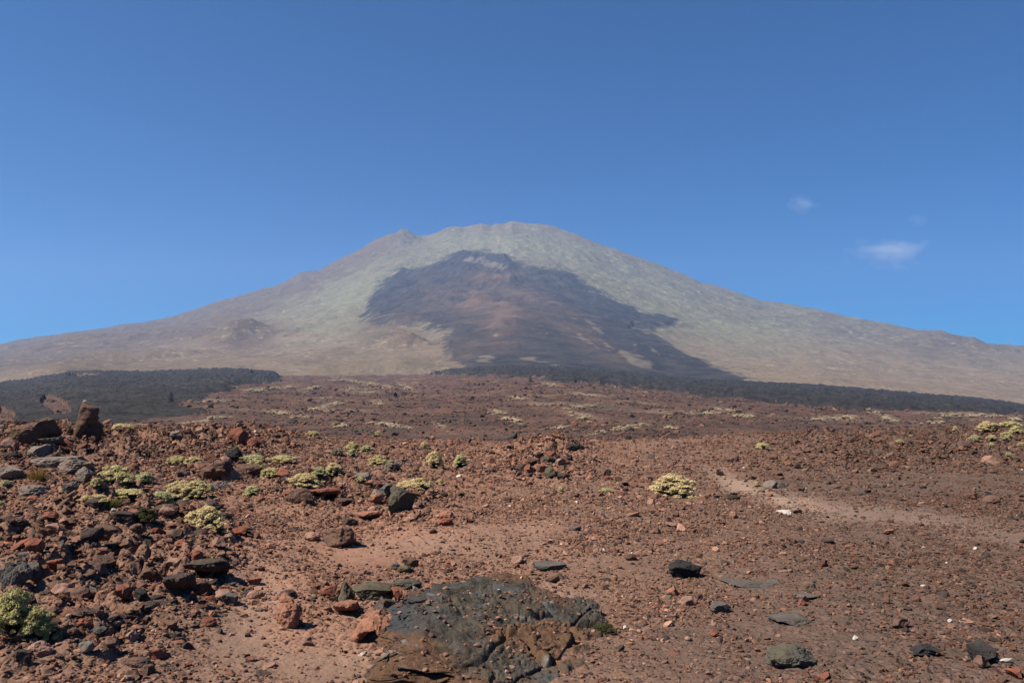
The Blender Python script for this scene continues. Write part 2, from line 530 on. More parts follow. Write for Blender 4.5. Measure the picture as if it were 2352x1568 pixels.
def ground_material():
    k = NT('volcanic_ground')
    P = k.pos()
    _, lava, red, dark, pale = k.attr('mask')
    _, veg, nearf, sandf, _ = k.attr('mask_b')
    n1 = k.noise(P, .9, 5); n2 = k.noise(P, 6, 5); n3 = k.noise(P, 34, 4); n4 = k.noise(P, .11, 6, .6)
    brown = k.mix(k.rng(n1, .35, .65), (.112, .070, .050), (.182, .110, .077))
    redc = k.mix(k.rng(n2, .35, .65), (.195, .090, .057), (.275, .140, .090))
    c = k.mix(red, brown, redc)
    c = k.mix(dark, c, k.mix(k.rng(n2, .3, .7), (.070, .047, .037), (.105, .070, .053)))
    palec = k.mix(k.rng(n1, .3, .7), (.235, .158, .117), (.310, .213, .158))
    c = k.mix(pale, c, palec)
    # grit: light and dark grains
    c = k.mix(k.rng(n3, .54, .72, 0, .55), c, (.042, .031, .027))
    c = k.mix(k.rng(k.noise(P, 55, 3), .60, .74, 0, .5), c, (.30, .19, .135))
    c = k.mix(k.math('MULTIPLY', k.rng(k.noise(P, .9, 6, .6), .55, .64, 0, .8), dark), c, (.043, .035, .027))
    # the distant plain: clinkery red brown with dark blocks
    far1 = k.noise(P, .055, 6, .62); far2 = k.noise(P, .5, 5, .65); far3 = k.noise(P, .016, 4, .6)
    fc = k.mix(k.rng(far1, .38, .62), (.058, .039, .031), (.118, .064, .046))
    fc = k.mix(k.rng(far2, .47, .66, 0, .9), fc, (.034, .027, .024))
    fc = k.mix(k.rng(far3, .50, .66, 0, .55), fc, (.132, .078, .057))
    fc = k.mix(k.math('MULTIPLY', veg, k.rng(far2, .40, .52)), fc, (.38, .315, .21))
    c = k.mix(nearf, fc, c)
    # gravel bedded in the soil
    wv = k.n('ShaderNodeVectorMath', operation='ADD'); k.link(P, wv.inputs[0])
    wn_ = k.n('ShaderNodeTexNoise'); k.link(P, wn_.inputs['Vector']); wn_.inputs['Scale'].default_value = 20
    ws = k.n('ShaderNodeVectorMath', operation='SCALE'); k.link(wn_.outputs['Color'], ws.inputs[0]); ws.inputs['Scale'].default_value = .03
    k.link(ws.outputs[0], wv.inputs[1])
    bed = 0
    hs = []
    for sc_, amt in ((17, .75), (38, .7)):
        t = k.n('ShaderNodeTexVoronoi'); k.link(wv.outputs[0], t.inputs['Vector']); t.inputs['Scale'].default_value = sc_
        sp = k.n('ShaderNodeSeparateColor'); k.link(t.outputs['Color'], sp.inputs[0])
        on = k.math('MULTIPLY', k.rng(sp.outputs[0], .45, .55), k.rng(t.outputs['Distance'], .62, .42))
        on = k.math('MULTIPLY', on, k.rng(sandf, .25, .9, 1, .15))
        on = k.math('MULTIPLY', on, nearf)
        stone = k.mix(k.rng(sp.outputs[1], 0, 1), (.055, .036, .028), k.mix(dark, (.27, .140, .090), (.15, .092, .068)))
        c = k.mix(k.math('MULTIPLY', on, amt), c, stone)
        hs.append(k.math('MULTIPLY', on, k.rng(t.outputs['Distance'], 0, .6, 1, .2)))
    h = k.math('ADD', k.math('MULTIPLY', n2, .5), k.math('MULTIPLY', n3, .25))
    nb = k.bump(h, .7, .06)
    nb = k.bump(k.math('MULTIPLY', far2, k.math('SUBTRACT', 1.0, nearf)), .9, 1.0, nb)
    nb = k.bump(hs[0], .9, .03, nb)
    nb = k.bump(hs[1], .8, .014, nb)
    return k.diffuse(c, nb)


def lava_material():
    k = NT('black_lava')
    P = k.pos()
    a = k.noise(P, .035, 6, .62); b = k.noise(P, .22, 6, .65)
    c = k.mix(k.rng(a, .35, .65), (.014, .014, .014), (.032, .030, .027))
    c = k.mix(k.rng(b, .52, .72, 0, .6), c, (.060, .048, .038))
    c = k.mix(k.rng(k.noise(P, .02, 3), .58, .7, 0, .5), c, (.048, .040, .033))
    return k.diffuse(c, k.bump(b, .9, 1.2))


def mountain_material():
    k = NT('mountain_slopes')
    P = k.pos()
    _, lava, red, tan, pale = k.attr('mask')
    _, brown, green, _, _ = k.attr('mask_b')
    big = k.noise(P, .0035, 6, .6); mid = k.noise(P, .018, 6, .62); fine = k.noise(P, .07, 5, .65)
    c = k.mix(k.rng(mid, .36, .64), (.090, .081, .053), (.182, .165, .106))
    c = k.mix(green, c, k.mix(k.rng(fine, .36, .62), (.098, .101, .061), (.218, .214, .128)))
    c = k.mix(k.rng(big, .50, .66, 0, .55), c, (.100, .066, .048))
    c = k.mix(k.math('MULTIPLY', tan, k.rng(mid, .25, .6, .35, 1)), c, k.mix(k.rng(fine, .35, .65), (.115, .081, .056), (.235, .174, .118)))
    c = k.mix(brown, c, k.mix(k.rng(mid, .3, .7), (.062, .044, .026), (.115, .079, .046)))
    c = k.mix(k.rng(fine, .54, .70, 0, .75), c, (.046, .040, .032))
    c = k.mix(k.math('MULTIPLY', k.rng(k.noise(P, .045, 5, .7), .58, .66), k.rng(big, .35, .6, .1, .8)), c, (.30, .28, .18))
    lv = k.mix(k.rng(mid, .35, .65), (.016, .017, .019), (.046, .042, .038))
    c = k.mix(lava, c, lv)
    c = k.mix(red, c, k.mix(k.rng(mid, .3, .7), (.078, .050, .034), (.145, .094, .062)))
    c = k.mix(pale, c, (.30, .24, .175))
    return k.diffuse(c, k.bump(k.math('ADD', mid, k.math('MULTIPLY', fine, .4)), .7, 9))


def rock_material(name, c1, c2, c3, s=9.0):
    k = NT(name)
    tc = k.n('ShaderNodeTexCoord').outputs['Object']
    P = k.pos()
    a = k.noise(P, s, 5, .6); b = k.noise(P, s * 5, 4, .6); v = k.noise(P, s * .35, 3, .5)
    c = k.mix(k.rng(a, .34, .66), c1, c2)
    c = k.mix(k.rng(v, .52, .68, 0, .7), c, c3)
    c = k.mix(k.rng(b, .55, .75, 0, .55), c, tuple(x * .38 for x in c1))
    h = k.math('ADD', a, k.math('MULTIPLY', b, .45))
    return k.diffuse(c, k.bump(h, .75, .22 / s))


RM = {
    'red': rock_material('rust_red_lava', (.135, .050, .032), (.20, .080, .050), (.10, .048, .036)),
    'orange': rock_material('orange_scoria', (.185, .085, .053), (.26, .130, .086), (.15, .072, .050)),
    'brown': rock_material('brown_lava', (.080, .048, .035), (.125, .074, .053), (.065, .047, .038)),
    'dark': rock_material('dark_brown_lava', (.040, .030, .026), (.066, .048, .040), (.080, .050, .037)),
    'black': rock_material('black_basalt', (.018, .017, .017), (.033, .031, .030), (.046, .040, .036)),
    'grey': rock_material('grey_basalt', (.125, .100, .083), (.185, .150, .124), (.150, .102, .076), 6),
    'slate': rock_material('slate_grey_basalt', (.068, .059, .051), (.104, .091, .079), (.088, .068, .053), 6),
    'olive': rock_material('olive_lichened_lava', (.056, .050, .034), (.092, .078, .052), (.062, .062, .060), 6),
    'pink': rock_material('pinkish_scoria', (.20, .112, .082), (.27, .165, .125), (.15, .09, .07)),
    'pale': rock_material('pale_stone', (.36, .32, .275), (.50, .46, .41), (.27, .23, .19), 20),
}
WORD = {'red': 'rust red', 'orange': 'orange', 'brown': 'brown', 'dark': 'dark brown', 'black': 'black', 'grey': 'grey', 'slate': 'slate grey', 'olive': 'olive grey', 'pink': 'pinkish', 'pale': 'whitish'}


def outcrop_material():
    k = NT('lichened_outcrop')
    P = k.pos()
    a = k.noise(P, 3.2, 6, .62, .4); b = k.noise(P, 16, 5, .62); v = k.noise(P, 1.4, 4, .55); w = k.noise(P, 5.5, 4, .55, 1.0)
    c = k.mix(k.rng(a, .36, .64), (.036, .031, .024), (.074, .061, .045))
    c = k.mix(k.rng(w, .50, .62, 0, .85), c, (.062, .062, .061))
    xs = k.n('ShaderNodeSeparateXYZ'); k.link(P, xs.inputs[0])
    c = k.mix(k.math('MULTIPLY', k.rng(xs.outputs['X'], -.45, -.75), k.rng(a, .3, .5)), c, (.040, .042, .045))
    rust = k.math('MULTIPLY', k.rng(v, .48, .57), k.rng(k.noise(P, 1.1, 2), .36, .48))
    c = k.mix(rust, c, k.mix(k.rng(b, .35, .65), (.066, .040, .025), (.125, .068, .038)))
    c = k.mix(k.rng(b, .55, .74, 0, .75), c, (.022, .019, .016))
    c = k.mix(k.rng(k.noise(P, 2.6, 2), .66, .72, 0, .55), c, (.24, .235, .23))
    return k.diffuse(c, k.bump(k.math('ADD', a, k.math('MULTIPLY', b, .5)), .85, .04))


RM['outcrop'] = outcrop_material()


def rubble_material():
    k = NT('lava_rubble')
    col, _, _, _, _ = k.attr('tint')
    P = k.pos()
    a = k.noise(P, 22, 4, .6)
    c = k.mix(k.rng(a, .35, .65, 0, .5), col, tuple([.05, .036, .03]))
    return k.diffuse(c, k.bump(k.noise(P, 70, 3), .5, .01))


def leaf_material(name, c1, c2):
    k = NT(name)
    col, r, _, _, _ = k.attr('tint')
    c = k.mix(r, c1, c2)
    d = k.n('ShaderNodeBsdfDiffuse'); k.link(c, d.inputs[0])
    t = k.n('ShaderNodeBsdfTranslucent'); k.link(c, t.inputs[0])
    m = k.n('ShaderNodeMixShader'); m.inputs[0].default_value = .22
    k.link(d.outputs[0], m.inputs[1]); k.link(t.outputs[0], m.inputs[2])
    k.link(m.outputs[0], k.out.inputs['Surface'])
    return k.m


LM = {
    'straw': leaf_material('straw_foliage', (.42, .335, .16), (.65, .525, .295)),
    'cream': leaf_material('cream_foliage', (.46, .38, .23), (.66, .56, .37)),
    'lime': leaf_material('yellow_green_foliage', (.385, .335, .15), (.58, .495, .265)),
    'green': leaf_material('grey_green_foliage', (.27, .25, .10), (.45, .40, .185)),
    'bluegreen': leaf_material('pale_green_foliage', (.34, .335, .16), (.53, .505, .28)),
    'grass': leaf_material('green_blades', (.07, .095, .018), (.21, .20, .05)),
    'dry': leaf_material('dry_orange_blades', (.20, .105, .035), (.30, .19, .07)),
    'dull': leaf_material('dull_beige_foliage', (.21, .175, .125), (.34, .295, .215)),
    'darkgreen': leaf_material('dark_green_foliage', (.035, .042, .020), (.085, .085, .040)),
}
k_ = NT('woody_stems'); WOOD = k_.diffuse((.045, .034, .024))
k_ = NT('bleached_twigs'); GREYWOOD = k_.diffuse((.26, .24, .23))
k_ = NT('bark'); BARK = k_.diffuse((.06, .045, .035))

# pale scrub strung along the plain: x0, x1, y(start), y(end), count, half height, words
STRIPS = [
    (574, 668, 900, 890, 13, 4, 'strip beside the end of the western lava field'), (698, 735, 899, 890, 7, 5, 'clump just east of the lava field strip'),
    (781, 915, 873, 894, 14, 2, 'line slanting down from the far plain edge'), (915, 955, 883, 903, 11, 5, 'bright clump at the end of the slanting line'),
    (802, 843, 893, 899, 5, 2, 'short row under the slanting line'), (711, 792, 944, 928, 11, 3, 'bright row in the middle of the western plain'),
    (612, 708, 949, 960, 12, 5, 'row below the bright row of the western plain'), (843, 880, 930, 927, 5, 3, 'short row east of the bright western row'),
    (850, 948, 973, 984, 12, 4, 'row just behind the rubble crest, centre west'), (760, 794, 983, 980, 5, 3, 'little clump west of the crest row'),
    (998, 1030, 972, 987, 7, 5, 'small clump north of the peaked straw shrub'), (1165, 1206, 914, 920, 7, 4, 'clump in the middle of the far plain'),
    (1122, 1160, 948, 952, 6, 4, 'loose clump left of the central rows'), (1160, 1206, 964, 975, 8, 5, 'pale clump above the gravel mound'),
    (1248, 1291, 884, 888, 7, 3, 'far row just below the lone pine'), (1293, 1363, 940, 933, 9, 3, 'arched row in the centre plain'),
    (1299, 1363, 950, 964, 12, 8, 'scattered clump under the arched row'), (1259, 1310, 986, 979, 8, 3, 'row close behind the gravel mound'),
    (1361, 1476, 998, 978, 20, 7, 'largest bright band behind the gravel mound'), (1522, 1559, 983, 983, 5, 2, 'short row east of the largest band'),
    (1575, 1659, 952, 949, 9, 2, 'thin row below the black strip'), (1640, 1702, 940, 946, 7, 4, 'clump near the eastern black strip'),
    (1691, 1740, 956, 960, 6, 2, 'low row east of the thin row'), (1859, 1963, 964, 962, 12, 4, 'long row on the eastern dark plain'),
    (1988, 2055, 945, 966, 9, 6, 'scatter under the eastern black strip'), (2108, 2167, 972, 972, 8, 3, 'row before the eastern shrub cluster'),
    (2124, 2340, 955, 962, 16, 8, 'wide scatter behind the eastern shrub cluster'), (414, 483, 976, 968, 8, 2, 'row behind the pointed red boulder'),
    (483, 532, 962, 958, 5, 2, 'faint row at the lava field corner'), (306, 349, 979, 974, 5, 2, 'row behind the crest shrub near the spire'),
]

# ------------------------------------------------------------------ the land: meshes
u_fine = np.linspace(-.80, .80, 1500)
u_cols = np.concatenate([np.linspace(-1.45, -.81, 24), u_fine, np.linspace(.81, 1.45, 24)])
Yn = np.linspace(1640, 1000, 520)
rows = np.concatenate([
    np.linspace(-3, 3.2, 24), F * CAMZ / (np.linspace(1920, 1640, 60, endpoint=False) - HY), F * CAMZ / (Yn - HY),
    np.exp(np.linspace(math.log(33.5), math.log(60), 60)), np.exp(np.linspace(math.log(61), math.log(1298), 420)),
    np.linspace(1300, 5300, 520), np.linspace(5340, 7000, 24)])
rows = np.unique(np.round(rows, 5))
UU, YY = np.meshgrid(u_cols, rows)
XX = UU * (np.maximum(YY, 0) + 4.0)
ZZ = np.zeros_like(XX)
for i0 in range(0, len(rows), 100):
    ZZ[i0:i0 + 100] = height(XX[i0:i0 + 100].ravel(), YY[i0:i0 + 100].ravel()).reshape(XX[i0:i0 + 100].shape)
nr, nc = XX.shape

# masks of what the ground is made of, at each point of the land
VX = vcoord(XX, YY)
_, VYp = plain_z(XX, np.maximum(YY, 60), VX)
VYn = HY + F * CAMZ / np.maximum(YY, 1.5)
nearm = 1 - sstep(36, 70, YY)
VY = np.where(YY < 60, np.minimum(VYn, 1700), VYp)
VYm, TM, _ds = mountain_Y(XX, YY, VX)
isM = YY >= D_BASE
lavaL, lavaS = lava_fields(VX.ravel(), VYp.ravel(), YY.ravel(), XX.ravel())
lavaL = lavaL.reshape(XX.shape); lavaS = lavaS.reshape(XX.shape)
wob = fbm(XX / 1.6, YY / 1.6, 3, 101) * .35 + fbm(XX / .4, YY / .4, 2, 103) * .2
g_red = .55 * ell(VX, VY, 250, 1200, 420, 160) + .75 * ell(VX, VY, 860, 1230, 330, 80) + .8 * ell(VX, VY, 665, 1410, 60, 80) + .5 * ell(VX, VY, 560, 1330, 150, 70) \
    + .5 * ell(VX, VY, 1050, 1060, 220, 80) + .35 * ell(VX, VY, 1300, 1040, 200, 60) + .6 * ell(VX, VY, 190, 1430, 70, 40) + .45 * ell(VX, VY, 760, 1440, 130, 70) + .5 * ell(VX, VY, 330, 1000, 180, 30)
g_red = np.clip(g_red + wob * .6, 0, 1) * nearm
g_dark = .95 * sstep(1250, 2150, VX + (VY - 1200) * .5) + .8 * ell(VX, VY, 2060, 1185, 300, 30, 6) + .8 * ell(VX, VY, 2310, 1245, 180, 30, 8) + .5 * ell(VX, VY, 2050, 1110, 380, 40) + .35 * ell(VX, VY, 60, 1060, 260, 60) + .35 * ell(VX, VY, 1750, 1500, 380, 110) + .3 * ell(VX, VY, 300, 1330, 200, 100)
g_dark = np.clip(g_dark + wob * .4, 0, .95) * nearm
g_pale = np.clip(.8 * ell(VX, VY, 1690, 1112, 80, 24, 22) + .5 * ell(VX, VY, 1800, 1152, 100, 20, 18) + .3 * ell(VX, VY, 2060, 1186, 300, 28, 6) + .3 * ell(VX, VY, 2310, 1245, 180, 30, 8) + .3 * ell(VX, VY, 1880, 1165, 90, 16, 10)
                 + .32 * ell(VX, VY, 760, 1530, 230, 60) + .55 * ell(VX, VY, 1180, 1345, 180, 22) + .45 * ell(VX, VY, 600, 1400, 130, 90, -40) + .4 * ell(VX, VY, 1000, 1250, 260, 32) + .3 * ell(VX, VY, 1250, 1022, 120, 12) + .3 * ell(VX, VY, 1480, 1030, 90, 14) + wob * .25, 0, 1) * nearm
veg = np.clip(fbm(XX / 70, YY / 70, 3, 111) * 1.4 + .5 * ell(VX, VY, 1300, 960, 700, 40) - .55, 0, 1) * sstep(150, 400, YY)
for x0, x1, ya, yb, n, hh, words in STRIPS:
    ang = math.degrees(math.atan2(yb - ya, x1 - x0))
    veg = np.maximum(veg, .9 * ell(VX, VY, (x0 + x1) / 2, (ya + yb) / 2 + 1, (x1 - x0) * .55, 1.5 + .32 * hh, ang) * (.6 + 1.3 * wob + .5 * fbm(XX / 12, YY / 12, 2, 131)) * (YY > 60))
veg = np.clip(veg, 0, 1)
# mountain
wm = fbm(XX / 160, YY / 160, 4, 121); wf = fbm(XX / 40, YY / 40, 3, 127)
lava = sstep(-9, 7, poly_sd(VX.ravel(), VYm.ravel(), LAVA_MTN).reshape(VX.shape) + wm * 14 + wf * 12 + fbm(XX / 14, YY / 14, 2, 129) * 9)


def zell(zx, zy, rx, ry, a=0.0):
    X, Y = z1(zx, zy)
    return ell(VX, VYm, X, Y, rx * .3662, ry * .3662, a)


m_red = .42 * zell(980, 690, 240, 210) + .25 * zell(560, 600, 180, 120) + .3 * zell(1500, 800, 300, 60, 30) + .85 * zell(1055, 680, 55, 75, -20) + .32 * zell(1010, 770, 90, 100) + .14 * zell(650, 520, 220, 110) + .28 * zell(1180, 560, 130, 50, 20) + .25 * zell(1420, 650, 200, 50, 25) \
    + .75 * zell(930, 462, 110, 40) + .7 * zell(1090, 445, 80, 22, -15) + .6 * zell(415, 855, 100, 40) + .22 * zell(450, 680, 90, 60) + .4 * zell(830, 610, 140, 60) + .7 * zell(900, 545, 70, 28) + .12 * zell(330, 720, 160, 60) \
    + .2 * zell(1500, 820, 300, 80, 25) + .3 * zell(800, 900, 120, 60)
m_red = np.clip(m_red * (.85 + wm * .9 + wf * .5), 0, .9)
m_pale = .55 * zell(930, 372, 120, 20, 10) + .5 * zell(860, 352, 55, 14) + .8 * zell(925, 952, 62, 20, -5) + .5 * zell(1610, 770, 90, 14, 38) + .45 * zell(1560, 850, 150, 14, 30) + .42 * zell(1850, 965, 170, 14, 15) \
    + .5 * zell(1480, 722, 18, 8) + .4 * zell(1990, 920, 50, 18, 40) + .4 * zell(1865, 890, 22, 18, 40) + .4 * zell(1700, 880, 120, 10, 35) + .3 * zell(1300, 955, 200, 15, 10) + .35 * zell(1190, 945, 60, 10) + .4 * zell(1315, 820, 15, 8) \
    + .4 * zell(985, 810, 20, 30, -30) + .3 * zell(1480, 980, 60, 12) + .35 * zell(1010, 190, 14, 60, 15) + .35 * zell(640, 745, 50, 10, -40) + .3 * zell(380, 215, 40, 25)
m_pale = sstep(.22, .5, m_pale * (1 + wm * 1.6 + wf * 1.9)) * .30
YBASE = np.interp(VX, _gx, _base_s); YSKY = np.interp(VX, _gx, _sky_s)
m_tan = sstep(150, 25, YBASE - VYm + wm * 35) * (.55 + .45 * sstep(1300, 1900, VX)) + .5 * sstep(900, 500, VX) * sstep(170, 60, YBASE - VYm + wm * 30)
m_tan = np.clip(m_tan + .4 * ell(VX, VYm, 1000, 820, 250, 40), 0, 1)
sk = VYm - YSKY
m_brown = np.clip(sstep(95, 5, sk + wm * 40) * (1.0 * sstep(1050, 760, VX) + .28) + .95 * ell(VX, VYm, 552, 784, 95, 30, -8) + .75 * ell(VX, VYm, 300, 775, 170, 18) + .5 * ell(VX, VYm, 430, 765, 120, 26, -20)
                  + .55 * ell(VX, VYm, 2200, 800, 160, 35) + .6 * ell(VX, VYm, 870, 842, 190, 30) + .7 * ell(VX, VYm, 200, 850, 330, 30) + .75 * zell(330, 760, 230, 90) + wm * .35, 0, .95)
m_green = np.clip(.75 * ell(VX, VYm, 1500, 690, 420, 80, 20) + .8 * ell(VX, VYm, 800, 690, 160, 80, -20) + .8 * ell(VX, VYm, 1080, 570, 260, 34) + .6 * ell(VX, VYm, 250, 795, 130, 12) + wm * .4, 0, 1)

A1 = np.zeros((nr, nc, 4), dtype=np.float32); A2 = np.zeros((nr, nc, 4), dtype=np.float32)
A1[..., 0] = np.where(isM, lava, 0); A1[..., 1] = np.where(isM, m_red, g_red); A1[..., 2] = np.where(isM, m_tan, g_dark); A1[..., 3] = np.where(isM, m_pale, g_pale)
A2[..., 0] = np.where(isM, m_brown, veg); A2[..., 1] = np.where(isM, m_green, nearm); A2[..., 2] = sand_mask(VX, VY) * nearm; A2[..., 3] = 1

idx = np.arange(nr * nc).reshape(nr, nc)
quads = np.stack([idx[:-1, :-1], idx[:-1, 1:], idx[1:, 1:], idx[1:, :-1]], -1)
rowm = (rows[:-1] >= D_BASE - 1e-6)[:, None] & np.ones((1, nc - 1), dtype=bool)
qL = (lavaL[:-1, :-1] > 0) & ~rowm & (rows[:-1] > 90)[:, None]
qS = (lavaS[:-1, :-1] > 0) & ~rowm & ~qL & (rows[:-1] > 90)[:, None]
qG = ~rowm & ~qL & ~qS
V3 = np.stack([XX, YY, ZZ], -1).reshape(-1, 3)
A1 = A1.reshape(-1, 4); A2 = A2.reshape(-1, 4)


def land(name, sel, mat, label):
    q = quads[sel]
    used = np.unique(q)
    remap = np.full(nr * nc, -1, dtype=np.int64); remap[used] = np.arange(len(used))
    me = mesh_np(name, V3[used], remap[q], True, {'mask': A1[used], 'mask_b': A2[used]})
    o = obj(name, me, mat)
    return structure(o, label)


GM, LVM, MM = ground_material(), lava_material(), mountain_material()
land('ground', qG, GM, 'rust brown volcanic ground and clinkery plain in front of the mountain')
land('lava_field', qL, LVM, 'black lava field on the plain behind the standing rock spire')
land('lava_field', qS, LVM, 'long black lava strip along the foot of the mountain')
land('mountain', rowm, MM, 'broad hazy volcano with a dark lava patch on its flank')


# ------------------------------------------------------------------ rocks
_ICO = {}


def ico(sub):
    if sub not in _ICO:
        bm = bmesh.new()
        bmesh.ops.create_icosphere(bm, subdivisions=sub, radius=1)
        v = np.array([p.co[:] for p in bm.verts]); f = np.array([[q.index for q in t.verts] for t in bm.faces])
        bm.free()
        _ICO[sub] = (v, f)
    return _ICO[sub]


def cells(p, seed=0):
    pi = np.floor(p).astype(np.int64)
    f1 = np.full(len(p), 9.0); f2 = np.full(len(p), 9.0); idh = np.zeros(len(p))
    for dx in (-1, 0, 1):
        for dy in (-1, 0, 1):
            for dz in (-1, 0, 1):
                c = pi + np.array([dx, dy, dz])
                h = hash2(c[:, 0], c[:, 1] + c[:, 2] * 5741, seed)
                q = c + np.stack([(h & 1023) / 1023., ((h >> 10) & 1023) / 1023., ((h >> 20) & 1023) / 1023.], -1)
                d = np.sqrt(((p - q) ** 2).sum(1))
                nearer = d < f1
                f2 = np.where(nearer, f1, np.minimum(f2, d)); idh = np.where(nearer, (h % 997) / 996., idh); f1 = np.where(nearer, d, f1)
    return f1, f2, idh


def rock_verts(seed, sub, cuts=11, rough=.16, fine=.05, depth=(.52, .88)):
    r = np.random.default_rng(seed)
    v, f = ico(sub)
    p = v.copy()
    for _ in range(cuts):
        n = r.normal(size=3); n /= np.linalg.norm(n)
        d = r.uniform(*depth)
        p = p - np.maximum(0, p @ n - d)[:, None] * n
    p = p * (1 + rough * fbm3(v * 1.6 + seed, 2, seed)[:, None])
    if sub >= 4:
        p = p * (1 + fine * fbm3(v * 6 + seed, 3, seed + 5)[:, None]) + v * (-.05 * np.maximum(0, fbm3(v * 9 + seed, 2, seed + 9) - .12))[:, None] * (fine / .05)
    if sub >= 5:
        q = v * 2.3 + .25 * fbm3(v * 3, 2, seed + 21)[:, None] + seed % 7
        f1, f2, idh = cells(q, seed + 31)
        e = f2 - f1
        p = p * (1 + (.13 * (idh - .5) * sstep(.02, .22, e) - .06 * np.exp(-(e / .07) ** 2) * sstep(-.3, .5, fbm3(v * 2, 1, seed + 3)))[:, None])
        if sub >= 6:
            p = p * (1 + .030 * fbm3(v * 14, 3, seed + 41)[:, None])
    return p, f


def fit(p, w, d, h):
    lo, hi = p.min(0), p.max(0)
    p = (p - (lo + hi) / 2) / (hi - lo)
    p = p * np.array([w, d, h])
    p[:, 2] += h / 2
    return p


ANCHORS = []     # X, Y, phrase


def make_rock(X, Y, w, h, colour, label, shape='block', rz=None, anchor=None, seed=None, name='rock', sink=.14, dep=None):
    """a rock whose foot shows at (X, Y) of the picture, w by h as it appears there"""
    seed = seed if seed is not None else int(X * 13 + Y * 7)
    r = np.random.default_rng(seed)
    px, py, pz = at(X, Y - h * .12)
    s = py / F
    W = w * s
    Dp = W * (dep if dep else {'block': .85, 'slab': .9, 'flat': .9, 'round': .9, 'long': .5, 'overhang': .9, 'shard': .4}.get(shape, .85))
    seen_d = Dp * (Y - HY) / F / s
    H = max(.32 * h, h - .45 * seen_d) * s
    small = w < 26
    sub = 3 if w < 12 else 4 if w < 20 else 5 if w < 44 else 6
    kw = dict(block=dict(cuts=15, rough=.18, fine=.07, depth=(.42, .84)), slab=dict(cuts=9, rough=.10), flat=dict(cuts=8, rough=.10), round=dict(cuts=6, rough=.2, depth=(.75, .95)), long=dict(cuts=10, rough=.16), overhang=dict(cuts=9, rough=.2, fine=.07), shard=dict(cuts=9, rough=.1))
    p, f = rock_verts(seed, sub, **kw.get(shape, {}))
    a = r.uniform(0, 6.28) if rz is None else rz
    if shape not in ('long', 'shard', 'overhang'):
        c, s_ = math.cos(a), math.sin(a)
        p = p @ np.array([[c, s_, 0], [-s_, c, 0], [0, 0, 1]])
    if shape == 'overhang':          # hollowed out underneath at the front
        t = sstep(.25, -.6, p[:, 2]) * sstep(.5, -.5, p[:, 1])
        p[:, 1] += t * 1.15
        p[:, 2] = np.minimum(p[:, 2], .34 + .12 * p[:, 0] + .05 * fbm3(p * 5, 2, seed))
    if shape == 'flat':
        p[:, 2] = np.minimum(p[:, 2], .35 + .1 * p[:, 0])
    if shape == 'slab':
        p[:, 2] = np.minimum(p[:, 2], .45 + .25 * p[:, 0] * (1 if seed % 2 else -1))
    if shape == 'shard':
        p[:, 2] += .5 * p[:, 0]
    if shape == 'flat':
        sink = .42
    H *= 1 + sink
    p = fit(p, W, Dp, H)
    me = mesh_np(name, p, f, smooth=(sub >= 4))
    o = obj(name, me, RM[colour])
    cyy = py + Dp * .38
    gz = min(float(height(np.array([px]), np.array([cyy]))[0]), pz + .03 * cyy)
    o.location = (px * cyy / py, cyy, min(pz, gz) - H * sink)
    cat = {'boulder': 'boulder', 'stone': 'stone'}.get(name, 'rock')
    tag(o, label, cat)
    if anchor:
        ANCHORS.append((X, Y - h / 2, anchor))
    return o


